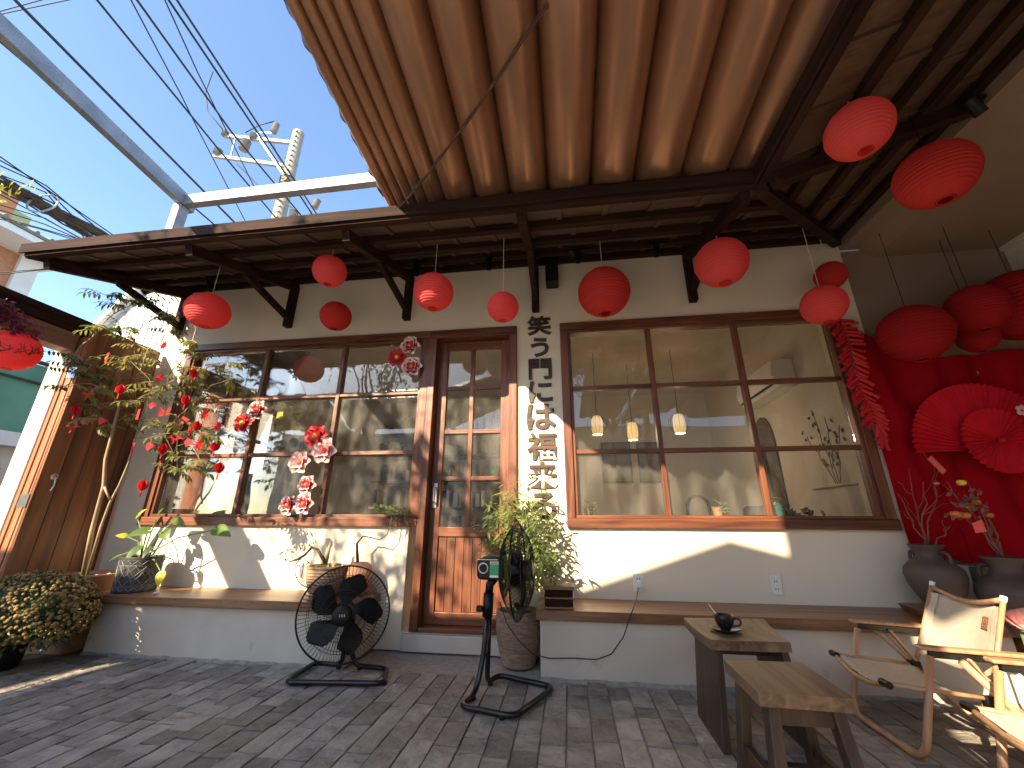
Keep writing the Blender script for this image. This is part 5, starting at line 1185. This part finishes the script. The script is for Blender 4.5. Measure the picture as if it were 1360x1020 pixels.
for (px, py) in tips:
    e = W(px, py, br3.uniform(-.30, -.06)); s0 = c+Vector((br3.uniform(-.05, .05), br3.uniform(-.04, .04), .27)); md = s0.lerp(e, .55)+Vector((0, 0, .10)); cs.tube([s0, s0.lerp(md, .5)+Vector((0, 0, .03)), md, e], [.0035, .003, .0022, .001], 5)
    for k in range(32):
        p = md.lerp(e, br3.uniform(.1, 1.05)) + Vector((br3.gauss(0, .028), br3.gauss(0, .028), br3.gauss(0, .024))); a = br3.uniform(0, 6.28)
        lf_.leaf(p, (math.cos(a), math.sin(a)*.7-.2, br3.uniform(-.7, .25)), (br3.uniform(-.3, .3), -.4, 1), br3.uniform(.05, .08), .015, .35, 3)
cs.build('canes', m_stem, wp); lf_.build('foliage', m_leafb, wp, kind='stuff')
# --- stacked box on the bench
bx = thing('wooden_box', 'small open-fronted wooden box on the bench beside the bamboo', 'box', (-.08, -.30, .346))
b = MB(); b.box(-.172, -.37, .3462, .005, -.22, .3562); b.build('base', m_benchtop, bx, bev=.002)
b = MB(); b.box(-.165, -.36, .3567, .0, -.22, .398); b.build('lower_tray', dx_, bx, bev=.002)
b = MB(); b.box(-.172, -.372, .3985, .007, -.22, .4075); b.build('shelf', m_benchtop, bx, bev=.002)
b = MB(); b.box(-.165, -.345, .408, .0, -.22, .446); b.build('upper_tray', dx_, bx, bev=.002)
b = MB(); b.box(-.174, -.374, .4465, .010, -.22, .466); b.build('lid', m_benchtop, bx, bev=.003)

# ================================================================== paper flowers on the left window
def flower(px, py, rad, kind, label, Y=-.045):
    q = W(px, py, Y); t = thing('paper_flower', label, 'paper flower', tuple(q), 0, 'paper flowers on the left window')
    rad *= 1.28; mm = {'r': m_petal, 'w': m_petalw, 'p': m_petalp}[kind]; r_ = random.Random(px*7+py)
    for ring, (n, rr, lift) in enumerate(((6, rad, .006), (4, rad*.62, .020))):
        for k in range(n):
            a0_ = 2*math.pi*(k+.5*ring)/n + r_.uniform(-.15, .15); b = MB(); b.a = []; e = Vector((math.cos(a0_), 0, math.sin(a0_))); s_ = Vector((-math.sin(a0_), 0, math.cos(a0_))); nu, nv = 6, 6
            def pf(u_, v_, e=e, s_=s_, rr=rr, lift=lift):
                w_ = rr*.46*math.sin(math.pi*(.10+.74*v_))*(1-.0*v_); x_ = (u_-.5)*2
                cup = lift*(v_**1.5)*1.6 + rr*.20*x_*x_*v_ - rr*.10*max(0, v_-.7)*3
                return q + e*(rr*(.06+.94*v_)*(1-.10*x_*x_)) + s_*(x_*w_) + Vector((0, -cup-.004*ring, 0))
            b.grid(pf, nu, nv)
            b.a = [max(abs(i/nu-.5)*2, (j/nv)**1.2*1.0 if True else 0)*(.2+.8*min(1, j/nv*2)) for j in range(nv+1) for i in range(nu+1)]
            b.build('petal', mm, t, smooth=True)
    b = MB(); b.lathe([(rad*.2, 0), (rad*.22, .012), (rad*.12, .024), (.0001, .026)], 12, q+Vector((0, -.006, 0)), Matrix.Rotation(R(90), 3, 'X')); b.build('flower_centre', m_goldc if kind == 'r' else m_coral, t, smooth=True)
for a_ in ((323, 562, .066, 'r', 'red paper flower with yellow centre stuck beside the first mullion'), (342, 545, .072, 'w', 'white-edged red paper flower stuck on the first mullion'), (420, 579, .078, 'r', 'red paper flower with yellow centre at the top of the long spray'), (431, 598, .085, 'p', 'large pale pink paper flower beside the second mullion'), (398, 614, .075, 'p', 'pink paper flower leaning left in the long spray'), (408, 644, .062, 'w', 'small white-edged paper flower low in the long spray'), (383, 671, .062, 'w', 'white-edged paper flower at the left foot of the spray'), (404, 669, .066, 'w', 'white-edged paper flower at the right foot of the spray'), (528, 475, .066, 'r', 'dark red paper flower with yellow centre in the top cluster'), (545, 459, .068, 'w', 'upper white-edged paper flower in the top cluster by the door'), (547, 487, .072, 'w', 'lower white-edged paper flower in the top cluster by the door')): flower(*a_)

# ================================================================== red alcove corner
b = MB()
def cloth(u, v):
    x = 2.072 + 1.75*u; top_z = 2.24 - .32*min(1, u*6) + .10*max(0, u-.25); bot = .62-.0*u if u < .16 else .02
    z = bot + (top_z-bot)*v
    sw = .016*math.sin(u*46+2*math.sin(v*3)) + .012*math.sin(u*21+v*5) + .014*math.sin((u*3+v*2.3)*6)
    return (x + (.02*math.sin(v*7) if u > .02 else 0), -.040+sw*(.3+.7*min(1, u*12)), z)
b.grid(cloth, 110, 46); tag(b.build('red_cloth', m_redcloth, smooth=True), 'deep red cloth draped over the alcove wall right of the window', 'cloth')
def pleated(t, c, r0, r1, a0_, a1_, n, m, part, y=0.0, dep=.014, rot=0):
    for k in range(n):
        aa, ab, am = (a0_+(a1_-a0_)*(k+f_)/n for f_ in (0, 1, .5)); b = MB(); P_ = lambda a, r_, d: Vector((c[0]+r_*math.cos(a), c[1]+d, c[2]+r_*math.sin(a)))
        b.add([P_(aa, r0, 0), P_(aa, r1, 0), P_(am, r1, -dep), P_(am, r0, -dep*.25), P_(ab, r1, 0), P_(ab, r0, 0)], [(0, 1, 2, 3), (3, 2, 4, 5)]); b.build(part, m, t)
q = W(1300, 600, -.085); hf = thing('folding_fan', 'huge half-open red pleated paper fan pinned on the red cloth', 'fan', tuple(q))
pleated(hf, (2.655, -.085, 1.27), .02, .435, R(-2), R(182), 38, m_redfan, 'pleat', dep=.024)
q = W(1325, 585, -.12); rf2 = thing('paper_rosette', 'round red pleated paper rosette overlapping the huge fan', 'rosette', tuple(q))
pleated(rf2, (q.x, -.125, q.z), .008, .205, 0, 2*math.pi, 34, m_redfan, 'pleat', dep=.024)
b = MB(); b.lathe([(.018, 0), (.014, .01), (.0001, .012)], 12, (q.x, -.145, q.z), Matrix.Rotation(R(90), 3, 'X')); b.build('button', m_redfan, rf2)
q = W(1358, 545, -.16); t = thing('paper_flower', 'small grey-pink paper blossom at the edge of the rosette', 'paper flower', tuple(q))
for k in range(5):
    a = k*1.2566; b = MB(); b.lathe([(.0001, .008), (.012, .005), (.017, 0)], 10, q+Vector((.022*math.cos(a), 0, .022*math.sin(a))), Matrix.Rotation(R(90), 3, 'X')); b.build('petal', m_pink, t, smooth=True)
# firecracker string
fc = thing('firecracker_string', 'string of red toy firecrackers hanging beside the right window', 'firecrackers', tuple(W(1180, 602, -.07)))
kp = [W(1112, 425, -.075), W(1126, 455, -.075), W(1133, 490, -.075), W(1143, 520, -.075), W(1157, 548, -.075), W(1170, 578, -.075)]
b = MB(); b.tube(kp, .003, 5); b.build('cord', m_red, fc); fcr = random.Random(6); nn = 30
for i in range(nn):
    f_ = i/(nn-1)*(len(kp)-1); j = min(int(f_), len(kp)-2); p = kp[j].lerp(kp[j+1], f_-j)
    for sx in (-1, 1):
        d = Vector((sx*fcr.uniform(.45, .8), fcr.uniform(-.35, .05), -fcr.uniform(.45, .75))) if i < nn-4 else Vector((sx*fcr.uniform(.1, .35), -.1, -1))
        if sx > 0 and i < 8: d.z *= .3
        d.normalize(); L = fcr.uniform(.085, .10); e = p+d*L; qm = d.to_track_quat('Z', 'Y').to_matrix(); b = MB(); b.lathe([(.0115, 0), (.0115, L), (.007, L), (.0065, L-.006), (.0001, L-.006)], 8, p+d*.008+Vector((0, fcr.uniform(-.018, .008), 0)), qm, True); b.build('firecracker', m_red, fc)
# jars
b = MB(); b.add([(1.86, -.37, .3462), (2.19, -.37, .3462), (2.19, -.10, .3462), (1.90, -.10, .3462), (1.83, -.38, .388), (2.19, -.38, .388), (2.19, -.10, .388), (1.87, -.10, .388)], [(0, 3, 2, 1), (4, 5, 6, 7), (0, 1, 5, 4), (1, 2, 6, 5), (2, 3, 7, 6), (3, 0, 4, 7)])
tag(b.build('wooden_plinth', m_benchtop, bev=.004), 'rough wooden block under the dark jar at the bench end', 'plinth')
def jar(c, s, label, hdl):
    t = thing('stoneware_jar', label, 'jar', tuple(c), 0, 'dark stoneware jars'); c = Vector(c)
    pr_ = [(.0001, 0), (.062, 0), (.072, .01), (.098, .06), (.122, .12), (.131, .165), (.124, .20), (.095, .232), (.064, .25), (.056, .272), (.058, .288), (.076, .318), (.079, .322), (.075, .325), (.058, .30), (.048, .275), (.0001, .27)]
    b = MB(); b.lathe([(r_*s, z_*s) for r_, z_ in pr_], 36, c); b.build('body', m_jar, t, smooth=True)
    for a in hdl:
        e = Vector((math.cos(a), math.sin(a), 0)); b = MB(); b.tube(fillet([c+e*.056*s+Vector((0, 0, .285*s)), c+e*.092*s+Vector((0, 0, .285*s)), c+e*.098*s+Vector((0, 0, .24*s)), c+e*.085*s+Vector((0, 0, .225*s))], .02*s, 4), .0095*s, 8); b.build('handle', m_jar, t, smooth=True)
    return t
jar((2.005, -.245, .3885), 1.0, 'dark jar of bare branches on the wooden block at the bench end', (-1.2, 1.9))
jc = W(1290, 800, -.34); jar((2.235, -.40, .30), 1.12, 'dark jar of persimmon branches behind the camp chair', (-1.0, 2.1))
b = MB(); b.box(2.09, -.56, 0, 2.40, -.385-.0, .2995) if False else b.box(2.222, -.58, 0, 2.46, -.20, .2995); tag(b.build('low_plinth', m_benchtop, bev=.004), 'low wooden plinth carrying the persimmon jar', 'plinth')
def branchset(name, label, root, tips, seed, r0=.005):
    t = thing(name, label, 'branches', tuple(root), 0); r_ = random.Random(seed); root = Vector(root)
    for (pp, subs) in tips:
        e = W(*pp); pts = wobble(root, e, 6, .022, seed+int(pp[0])); b = MB(); b.tube(pts, [r0*(1-.11*i) for i in range(7)], 5)
        for (sp_, fr_) in subs: b.tube(wobble(pts[int(fr_*6)], W(*sp_), 4, .014, int(sp_[0])), [r0*.5, r0*.4, r0*.35, r0*.3, r0*.2], 4)
        b.build('branch', m_twig, t, smooth=True)
    return t
bs1 = branchset('bare_branches', 'leafless brown branches standing in the dark jar at the bench end', (2.005, -.245, .68), [((1207, 622, -.25), (((1192, 640, -.25), .7), ((1238, 640, -.27), .6), ((1200, 660, -.22), .4))), ((1192, 655, -.22), (((1186, 675, -.2), .5),)), ((1226, 640, -.30), (((1262, 668, -.32), .5), ((1255, 655, -.3), .6))), ((1262, 698, -.35), (((1254, 700, -.36), .9), ((1252, 690, -.34), .7))), ((1246, 625, -.30), (((1240, 618, -.3), .8),))], 61)
bs2 = branchset('persimmon_branches', 'dry branches with orange persimmons and red tags in the second jar', (2.235, -.40, .645), [((1278, 660, -.40), (((1262, 650, -.4), .5),)), ((1290, 655, -.42), (((1300, 648, -.42), .6),)), ((1300, 680, -.42), ()), ((1310, 685, -.40), ()), ((1285, 640, -.36), ()), ((1258, 640, -.38), (((1244, 638, -.38), .8),))], 67)
bs2['group'] = 'branches in the jars'; bs1['group'] = 'branches in the jars'
for i, (px, py, Y, s_) in enumerate(((1277, 641, -.42, 1.1), (1270, 683, -.46, 1.25), (1282, 684, -.45, 1.2), (1297, 667, -.42, 1.0), (1314, 684, -.42, 1.0), (1287, 672, -.44, 1.0), (1244, 642, -.38, .7))):
    q = W(px, py, Y); b = MB(); b.lathe([(.0001, -.015*s_), (.014*s_, -.012*s_), (.0195*s_, 0), (.016*s_, .011*s_), (.004*s_, .013*s_)], 14, q); pp_ = b.build('persimmon', m_persim if i else m_goldc, bs2, smooth=True)
    b = MB()
    for k in range(4): b.leaf(q+Vector((0, 0, .012*s_)), (math.cos(k*1.57), math.sin(k*1.57), .3), (0, 0, 1), .02*s_, .012*s_, .1, 3)
    b.build('calyx', m_barkd, pp_)
lb = MB(); lr = random.Random(25)
for k in range(46):
    q = W(lr.gauss(1285, 12), lr.gauss(668, 10), lr.uniform(-.48, -.36)); lb.leaf(q, (lr.uniform(-1, 1), lr.uniform(-1, 1), lr.uniform(-1, 1)), (0, -1, .3), .035, .018, .2, 3)
lb.build('dry_leaves', m_twig, bs2, kind='stuff')
for nm, pts, lb_ in (('paper_tag', ((1232, 610), (1237, 605), (1257, 625), (1252, 630)), 'coral paper tag dangling below the huge fan'), ('paper_tag', ((1291, 695), (1304, 690), (1311, 706), (1296, 708)), 'pinkish paper tag tied among the persimmons')):
    P_ = [W(x_, y_, -.44 if 'persim' in lb_ else -.15) for x_, y_ in pts]; b = MB(); b.slab(P_, (0, .0015, 0)); t = thing(nm, lb_, 'tag', tuple(P_[0])); b.build('card', m_coral, t)
    b = MB(); b.tube([P_[0], P_[0]+Vector((-.005, .01, .05))], .001, 4); b.build('thread', m_twig, t)
# green tiled ledge
gt = thing('tiled_ledge', 'dark green glazed tile ledge sloping down behind the jars', 'ledge', (2.5, -.3, 0))
b = MB(); b.slab([(2.47, -.30, 0), (2.98, -.30, 0), (2.98, -.30, .12), (2.66, -.30, .555), (2.47, -.30, .555)], (0, .22, 0)); core_ = b.build('ledge_core', m_concrete, gt)
d_ = Vector((2.98-2.66, 0, .12-.555)); L_ = d_.length; d_.normalize(); n_ = Vector((-d_.z, 0, d_.x)); n_ = n_ if n_.z > 0 else -n_
for i in range(6):
    for j in range(2):
        a = Vector((2.665, -.30+j*.11, .56)) + d_*(i*L_/6) + n_*.001; b = MB(); e = d_*(L_/6-.004); b.slab([a, a+e, a+e+Vector((0, .107, 0)), a+Vector((0, .107, 0))], n_*.009); b.build('tile', m_greentile, core_, bev=.002)
    a = Vector((2.665, -.301, .56)) + d_*(i*L_/6) - n_*.004; b = MB(); e = d_*(L_/6-.004); b.slab([a, a+e, a+e-n_*.10, a-n_*.10], (0, -.009, 0)); b.build('tile', m_greentile, core_, bev=.002)
for i in range(2):
    b = MB(); b.box(2.472+i*.096, -.30, .556, 2.564+i*.096, -.19, .566); b.build('tile', m_greentile, core_, bev=.002)
    b = MB(); b.box(2.472+i*.096, -.31, .45, 2.564+i*.096, -.3005, .553); b.build('tile', m_greentile, core_, bev=.002)
gt2 = thing('tiled_ledge', 'short green tiled ledge between the two dark jars', 'ledge', (2.32, -.15, 0))
b = MB(); b.box(2.225, -.19, 0, 2.455, -.075, .60); core_ = b.build('ledge_core', m_concrete, gt2)
for i in range(2):
    for k in range(3):
        b = MB(); b.box(2.227+i*.115, -.20, .50-k*.10, 2.338+i*.115, -.1905, .596-k*.10); b.build('tile', m_greentile, core_, bev=.002)
    b = MB(); b.box(2.227+i*.115, -.20, .601, 2.338+i*.115, -.075, .610); b.build('tile', m_greentile, core_, bev=.002)
# pink paper bloom
q = W(1350, 822, -.75); t = thing('paper_bloom', 'crumpled pink paper bloom beyond the camp chair back', 'paper flower', tuple(q))
for k in range(11):
    a = k*2.4; b = MB(); heart(b, q+Vector((0, 0, -.02)), (math.cos(a), math.sin(a)*.5, .35+.2*(k % 3)), (0, -.6, .8), .085, .09, .5, -.3); b.build('petal', m_pink, t, smooth=True)
b = MB(); b.tube([q+Vector((0, 0, -.02)), (q.x+.02, q.y+.02, 0)], .006, 6); b.build('stem', m_stem, t)
q = W(1362, 770, -.35); t = thing('paper_bloom', 'pale pink paper bloom leaning on the sloping green tiles', 'paper flower', tuple(q))
for k in range(9):
    a = k*2.4; b = MB(); heart(b, q, (math.cos(a), math.sin(a)*.5, .2+.2*(k % 3)), (0, -.6, .8), .07, .08, .5, -.3); b.build('petal', m_pink, t, smooth=True)
# vent panel high on the alcove wall
q0, q1 = W(1338, 318, -.06), W(1362, 372, -.06); vp = thing('wall_cabinet', 'beige framed cabinet high on the alcove wall', 'cabinet', (3.35, -.1, 2.4))
b = MB(); b.box(q0.x, -.22, 2.30, q0.x+.55, -.002, q0.z-.07); b.build('body', m_pale, vp, bev=.006)
b = MB(); b.box(q0.x-.02, -.25, q0.z-.068, q0.x+.57, -.002, q0.z+.01); b.build('cornice', m_pale, vp, bev=.006)
b = MB(); b.box(q0.x+.05, -.23, 2.33, q0.x+.50, -.2205, q0.z-.12); b.build('panel', m_pale, vp, bev=.004)
# ================================================================== inside the cafe
def pendant(px, py, Y, label, oval=False):
    q = W(px, py, Y); t = thing('pendant_lamp', label, 'lamp', tuple(q), 0, 'lit bamboo pendant lamps inside'); h = .21; r0 = .062
    b = MB()
    b.lathe([(r0*.85, -h/2), (r0, -h*.3), (r0, h*.25), (r0*.72, h/2)], 24, q); b.build('inner_shade', m_lampshade, t, smooth=True)
    for k in range(14):
        a = 2*math.pi*k/14; e = Vector((math.cos(a), math.sin(a), 0)); b = MB(); b.tube([q+e*.05+Vector((0, 0, -h/2))] + [q+e*(.05+.065*math.sin(math.pi*i/6)) + Vector((0, 0, -h/2+h*1.05*i/6)) for i in range(1, 6)] + [q+e*.03+Vector((0, 0, h/2+.01))], .0016, 4); b.build('bamboo_rib', m_barkd, t)
    b = MB(); b.lathe([(.0001, -.032), (.022, -.026), (.03, 0), (.022, .024), (.0001, .034)], 14, q+Vector((0, 0, -h*.22))); b.build('bulb', m_bulb, t, smooth=True)
    b = MB(); b.tube([q+Vector((0, 0, h/2)), (q.x, q.y, 2.719)], .003, 5); b.build('cord', m_black, t)
    ld = bpy.data.lights.new('lamp_light', 'POINT'); ld.energy = 1.3; ld.color = (1, .74, .48); ld.shadow_soft_size = .04; lo = bpy.data.objects.new('lamp_light', ld); col.objects.link(lo); lo.location = (0, 0, -h/2-.03); lo.parent = t
pendant(793, 565, 1.5, 'lit bamboo pendant lamp nearest the lettering inside the right window')
pendant(840, 573, 1.9, 'lit bamboo pendant lamp with round cage in front of the framed pictures')
pendant(902, 563, 1.5, 'lit bamboo pendant lamp beside the first mullion of the right window')
m_pict = pmat('dark_landscape_print', (.035, .03, .026), (.24, .20, .16), 2.2, stretch=(1, 1, 3.2), rough=.6, detail=8)
for k, (x0, x1, lb_) in enumerate(((798, 841, 'framed dark landscape print beneath the round caged lamp'), (845, 883, 'framed dark landscape print with pale clouds beside the mullion'))):
    a, b2 = W(x0, 588, 3.27), W(x1, 641, 3.27); t = thing('framed_picture', lb_, 'picture', (a.x, 3.27, b2.z), 0, 'framed prints on the back wall')
    b = MB(); b.box(a.x, 3.25, b2.z, b2.x, 3.299, a.z); b.build('frame', m_stoolleg, t); b = MB(); b.box(a.x+.02, 3.244, b2.z+.02, b2.x-.02, 3.2495, a.z-.02); b.build('print', m_pict, t)
ac = thing('air_conditioner', 'white wall-mounted air conditioner inside the right window', 'air conditioner', (2.05, 1.2, 2.0))
b = MB(); b.slab([(2.149, .85, 2.02), (2.149, .85, 2.30), (1.96, .85, 2.30), (1.93, .85, 2.14), (1.99, .85, 2.03)], (0, .82, 0)); b.build('casing', m_white, ac, bev=.012)
b = MB(); b.bar((1.965, .90, 2.075), (1.965, 1.62, 2.075), .012, .05, (.6, 0, .8)); b.build('louvre', m_black, ac)
ap = thing('botanical_print', 'tall pale print of dark flowering stems on the inner right wall', 'picture', (2.14, .6, 1.1))
b = MB(); b.box(2.125, .27, 1.10, 2.1495, .98, 2.02); pn = b.build('board', pmat('pale_print', (.58, .52, .43), (.66, .60, .50), 3, rough=.8), ap, bev=.003)
b = MB(); bl2 = MB(); apr = random.Random(33)
for k in range(4):
    p0_ = Vector((2.1245, .55+.02*k, 1.12)); p1_ = Vector((2.1245, .40+.15*k, 1.55+.1*(k % 3))); pts = wobble(p0_, p1_, 6, .03, 900+k)
    for p in pts: p.x = 2.1238
    b.tube(pts, .003, 4)
    for j in range(9):
        p = pts[2+j % 5]+Vector((0, apr.uniform(-.07, .07), apr.uniform(-.06, .06))); p.x = 2.122; bl2.leaf(p, (0, apr.uniform(-1, 1), apr.uniform(-1, 1)), (-1, 0, 0), .05, .026, .0, 3)
b.build('printed_stem', m_barkd, pn); bl2.build('printed_leaves', m_barkd, pn, kind='stuff')
# arched niche, sculpture, table with things
an = thing('arched_niche', 'arched niche painted as shadow on the inner right wall', 'niche', (2.1, 1.6, .8))
b = MB(); pts = [(2.13, 1.45, .1), (2.13, 1.45, 1.62)] + [(2.13, 1.66-.21*math.cos(a), 1.62+.30*math.sin(a)) for a in (0.4, .8, 1.2, 1.57, 1.95, 2.35, 2.75)] + [(2.13, 1.87, 1.62), (2.13, 1.87, .1)]
b.slab(pts, (.0195, 0, 0)); b.build('shadow_panel', pmat('niche_shadow', (.10, .075, .055), (.14, .105, .08), 3, rough=.9), an)  # flat panel; its dark colour stands in for the niche's shade
sc2 = thing('tall_bottle', 'tall dark long-necked bottle standing before the niche', 'bottle', (1.72, .9, .10)); q = W(1030, 690, .9)
b = MB(); b.lathe([(.0001, 0), (.11, 0), (.125, .1), (.125, .62), (.11, .72), (.045, .86), (.033, 1.0), (.03, 1.30), (.036, 1.32), (.0001, 1.32)], 20, (q.x, .9, .10)); b.build('glass_body', m_charcoal, sc2, smooth=True)
def tbl(x0, y0, x1, y1, z, label):
    t = thing('cafe_table', label, 'table', ((x0+x1)/2, (y0+y1)/2, .1), 0, 'tables inside the cafe'); b = MB(); b.box(x0, y0, z-.03, x1, y1, z); b.build('tabletop', m_stoolleg, t, bev=.003)
    for xx in (x0+.04, x1-.04):
        for yy in (y0+.04, y1-.04): b = MB(); b.box(xx-.02, yy-.02, .1, xx+.02, yy+.02, z-.0305); b.build('leg', m_stoolleg, t)
tbl(.35, .55, 2.05, 1.15, .78, 'long dark table just inside the right window')
tbl(-2.6, .7, -1.3, 1.4, .76, 'dark table inside the left window')
q = W(1010, 680, .8); b = MB(); b.slab([(q.x-.13, .8, .781), (q.x+.13, .8, .781), (q.x+.13, .8, .93), (q.x+.10, .8, .955), (q.x-.10, .8, .955), (q.x-.13, .8, .93)], (0, .03, 0)); tag(b.build('screen', m_charcoal, bev=.004), 'dark screen standing on the table behind the third mullion', 'screen')
pl_ = thing('dried_arrangement', 'dark heap of dried leaves on the inner table', 'dried plants', (1.9, .7, .78)); lb = MB(); lr = random.Random(41)
q = W(1052, 682, .62)
for k in range(220): lb.leaf(Vector((q.x+lr.gauss(0, .09), .66+lr.gauss(0, .05), .79+abs(lr.gauss(0, .05)))), (lr.uniform(-1, 1), lr.uniform(-1, 1), lr.uniform(-.2, 1)), (0, -1, .6), .07, .03, .3, 3)
lb.build('leaves', m_barkd, pl_, kind='stuff')
q = W(926, 664, .9); cb_ = thing('round_back_chair', 'dark round-backed chair half hidden inside the right window', 'chair', (q.x, 1.35, .1)); q = W(926, 664, 1.35)
b = MB(); b.tube(arc((q.x, 1.35, q.z-.06), .10, 0, math.pi, 14), .018, 8); b.build('back_rail', m_barkd, cb_, smooth=True)
for sx in (-1, 1): b = MB(); b.tube([(q.x+sx*.10, 1.35, q.z-.06), (q.x+sx*.16, 1.38, .1)], .015, 8); b.build('back_post', m_barkd, cb_, smooth=True)
b = MB(); b.box(q.x-.19, 1.36, .52, q.x+.19, 1.74, .56); b.build('seat', m_barkd, cb_, bev=.01)
for sx in (-1, 1): b = MB(); b.tube([(q.x+sx*.16, 1.70, .52), (q.x+sx*.17, 1.72, .1)], .015, 8); b.build('leg', m_barkd, cb_, smooth=True)
# little pots on the inner sill of both windows
def sillpot(px, py, r0, h, m, label, mm=m_leafb, n=26, spread=.05, side=1, z=ZS+.0625+.0225):
    q = W(px, py, .15); t = thing('sill_pot', label, 'potted plant', (q.x, .15, z), 0, 'little pots on the window sills')
    pot(t, (q.x, .15, z), [(.0001, 0), (r0*.78, 0), (r0, h*.9), (r0*1.08, h*.92), (r0*1.08, h), (r0*.9, h), (.0001, h*.88)], m, 20); b = MB(); r_ = random.Random(px)
    for k in range(n): a = r_.uniform(0, 6.28); b.leaf(Vector((q.x+side*spread*r_.uniform(.2, 1.1), .14+r_.uniform(-.03, .03), z+h+r_.uniform(-h*.5, spread*.9))), (math.cos(a), math.sin(a)-.4, r_.uniform(-.6, .8)), (0, -.6, .7), .04, .016, .3, 3)
    b.build('foliage', mm, t, kind='stuff')
b = MB(); b.box(RX0+.08, .079, .79, RX1-.08, .30, ZS+.0845); b.build('inner_sill', tx, cafe); b = MB(); b.box(LX0+.08, .079, .79, LX1-.08, .30, ZS+.0845); b.build('inner_sill', tx, cafe)
sillpot(780, 682, .026, .055, m_clay, 'tiny beige pot with trailing succulent inside the right window')
sillpot(954, 685, .036, .058, m_terra, 'round orange pot with green sprig inside the right window', spread=.045)
sillpot(1036, 680, .028, .075, m_teal, 'teal glazed pot inside the right window by the third mullion', n=14, side=0)
sillpot(222, 672, .040, .085, m_terra, 'square-looking orange pot in the corner of the left window', m_leaf, 30, .07)
# left room: shelves, white draped tripod with black drum, yellow card
shf = thing('shelf_unit', 'dark shelf of bottles and books deep inside the left window', 'shelf', (-1.9, 3.1, .1))
for k in range(5):
    b = MB(); b.box(-3.0, 2.95, .6+k*.38, -.6, 3.29, .63+k*.38); bd_ = b.build('shelf_board', m_stoolleg, shf)
    x = -2.95; r_ = random.Random(k)
    while x < -.7:
        w_ = r_.uniform(.03, .07); h_ = r_.uniform(.12, .28); b = MB(); b.box(x, 3.0, .631+k*.38, x+w_-.004, 3.2, .63+k*.38+h_); b.build('book', r_.choice((m_pale, m_terra, m_charcoal, m_clay, m_teal, m_white, m_leafd)), bd_); x += w_ + (r_.uniform(0, .12))
dt = thing('draped_stand', 'white draped stand with black discs inside the left window', 'stand', (-3.2, 1.1, .1)); q = W(385, 580, .9)
b = MB(); b.lathe([(.30+.03*(k % 2), 0) for k in range(1)], 4, (0, 0, 0)); b = MB(); cx_ = q.x
def drp(u, v): a = 2*math.pi*u; r_ = (.34-.27*v)*(1+.07*math.sin(a*11)); return (cx_+r_*math.cos(a), 1.1+r_*math.sin(a), .1+1.62*v)
b.grid(drp, 88, 10); b.build('drape', m_pale, dt, smooth=True)
for dx in (-.13, 0, .13): b = MB(); b.lathe([(.0001, .006), (.055, .006), (.055, 0)], 16, (cx_+dx, .98, 1.62-.06*abs(dx)*8*.3), Matrix.Rotation(R(90), 3, 'X')); b.build('disc', m_charcoal, dt)
b = MB(); b.lathe([(.0001, 0), (.115, 0), (.12, .30), (.115, .42), (.0001, .44)], 22, (cx_-.02, .62, .80)); t = thing('black_drum', 'black drum in front of the white draped stand', 'drum', (cx_-.02, .62, .80)); b.build('shell', m_charcoal, t, smooth=True)
b = MB(); b.lathe([(.0001, 0), (.10, 0), (.02, .03), (.02, .66), (.10, .695), (.0001, .70)], 16, (cx_-.02, .62, .10)); b.build('stand', m_black, t)
q = W(371, 552, .10); b = MB(); b.slab([q+Vector((-.03, 0, -.03)), q+Vector((.035, 0, -.03)), q+Vector((.03, 0, .035)), q+Vector((-.022, 0, .035))], (0, .002, 0)); tag(b.build('yellow_note', m_yellow), 'yellow card hanging behind the middle pane of the left window', 'card')
# side window bars
for a_ in (.42, .82, 1.22, 1.60):
    b = MB(); b.box(-3.76, a_-.02, .92, -3.72, a_+.02, 2.12); b.build('side_window_bar', dz_, cafe)
for z_ in (1.32, 1.72):
    b = MB(); b.box(-3.765, .42, z_-.018, -3.715, 1.62, z_+.018); b.build('side_window_bar', dy_, cafe)
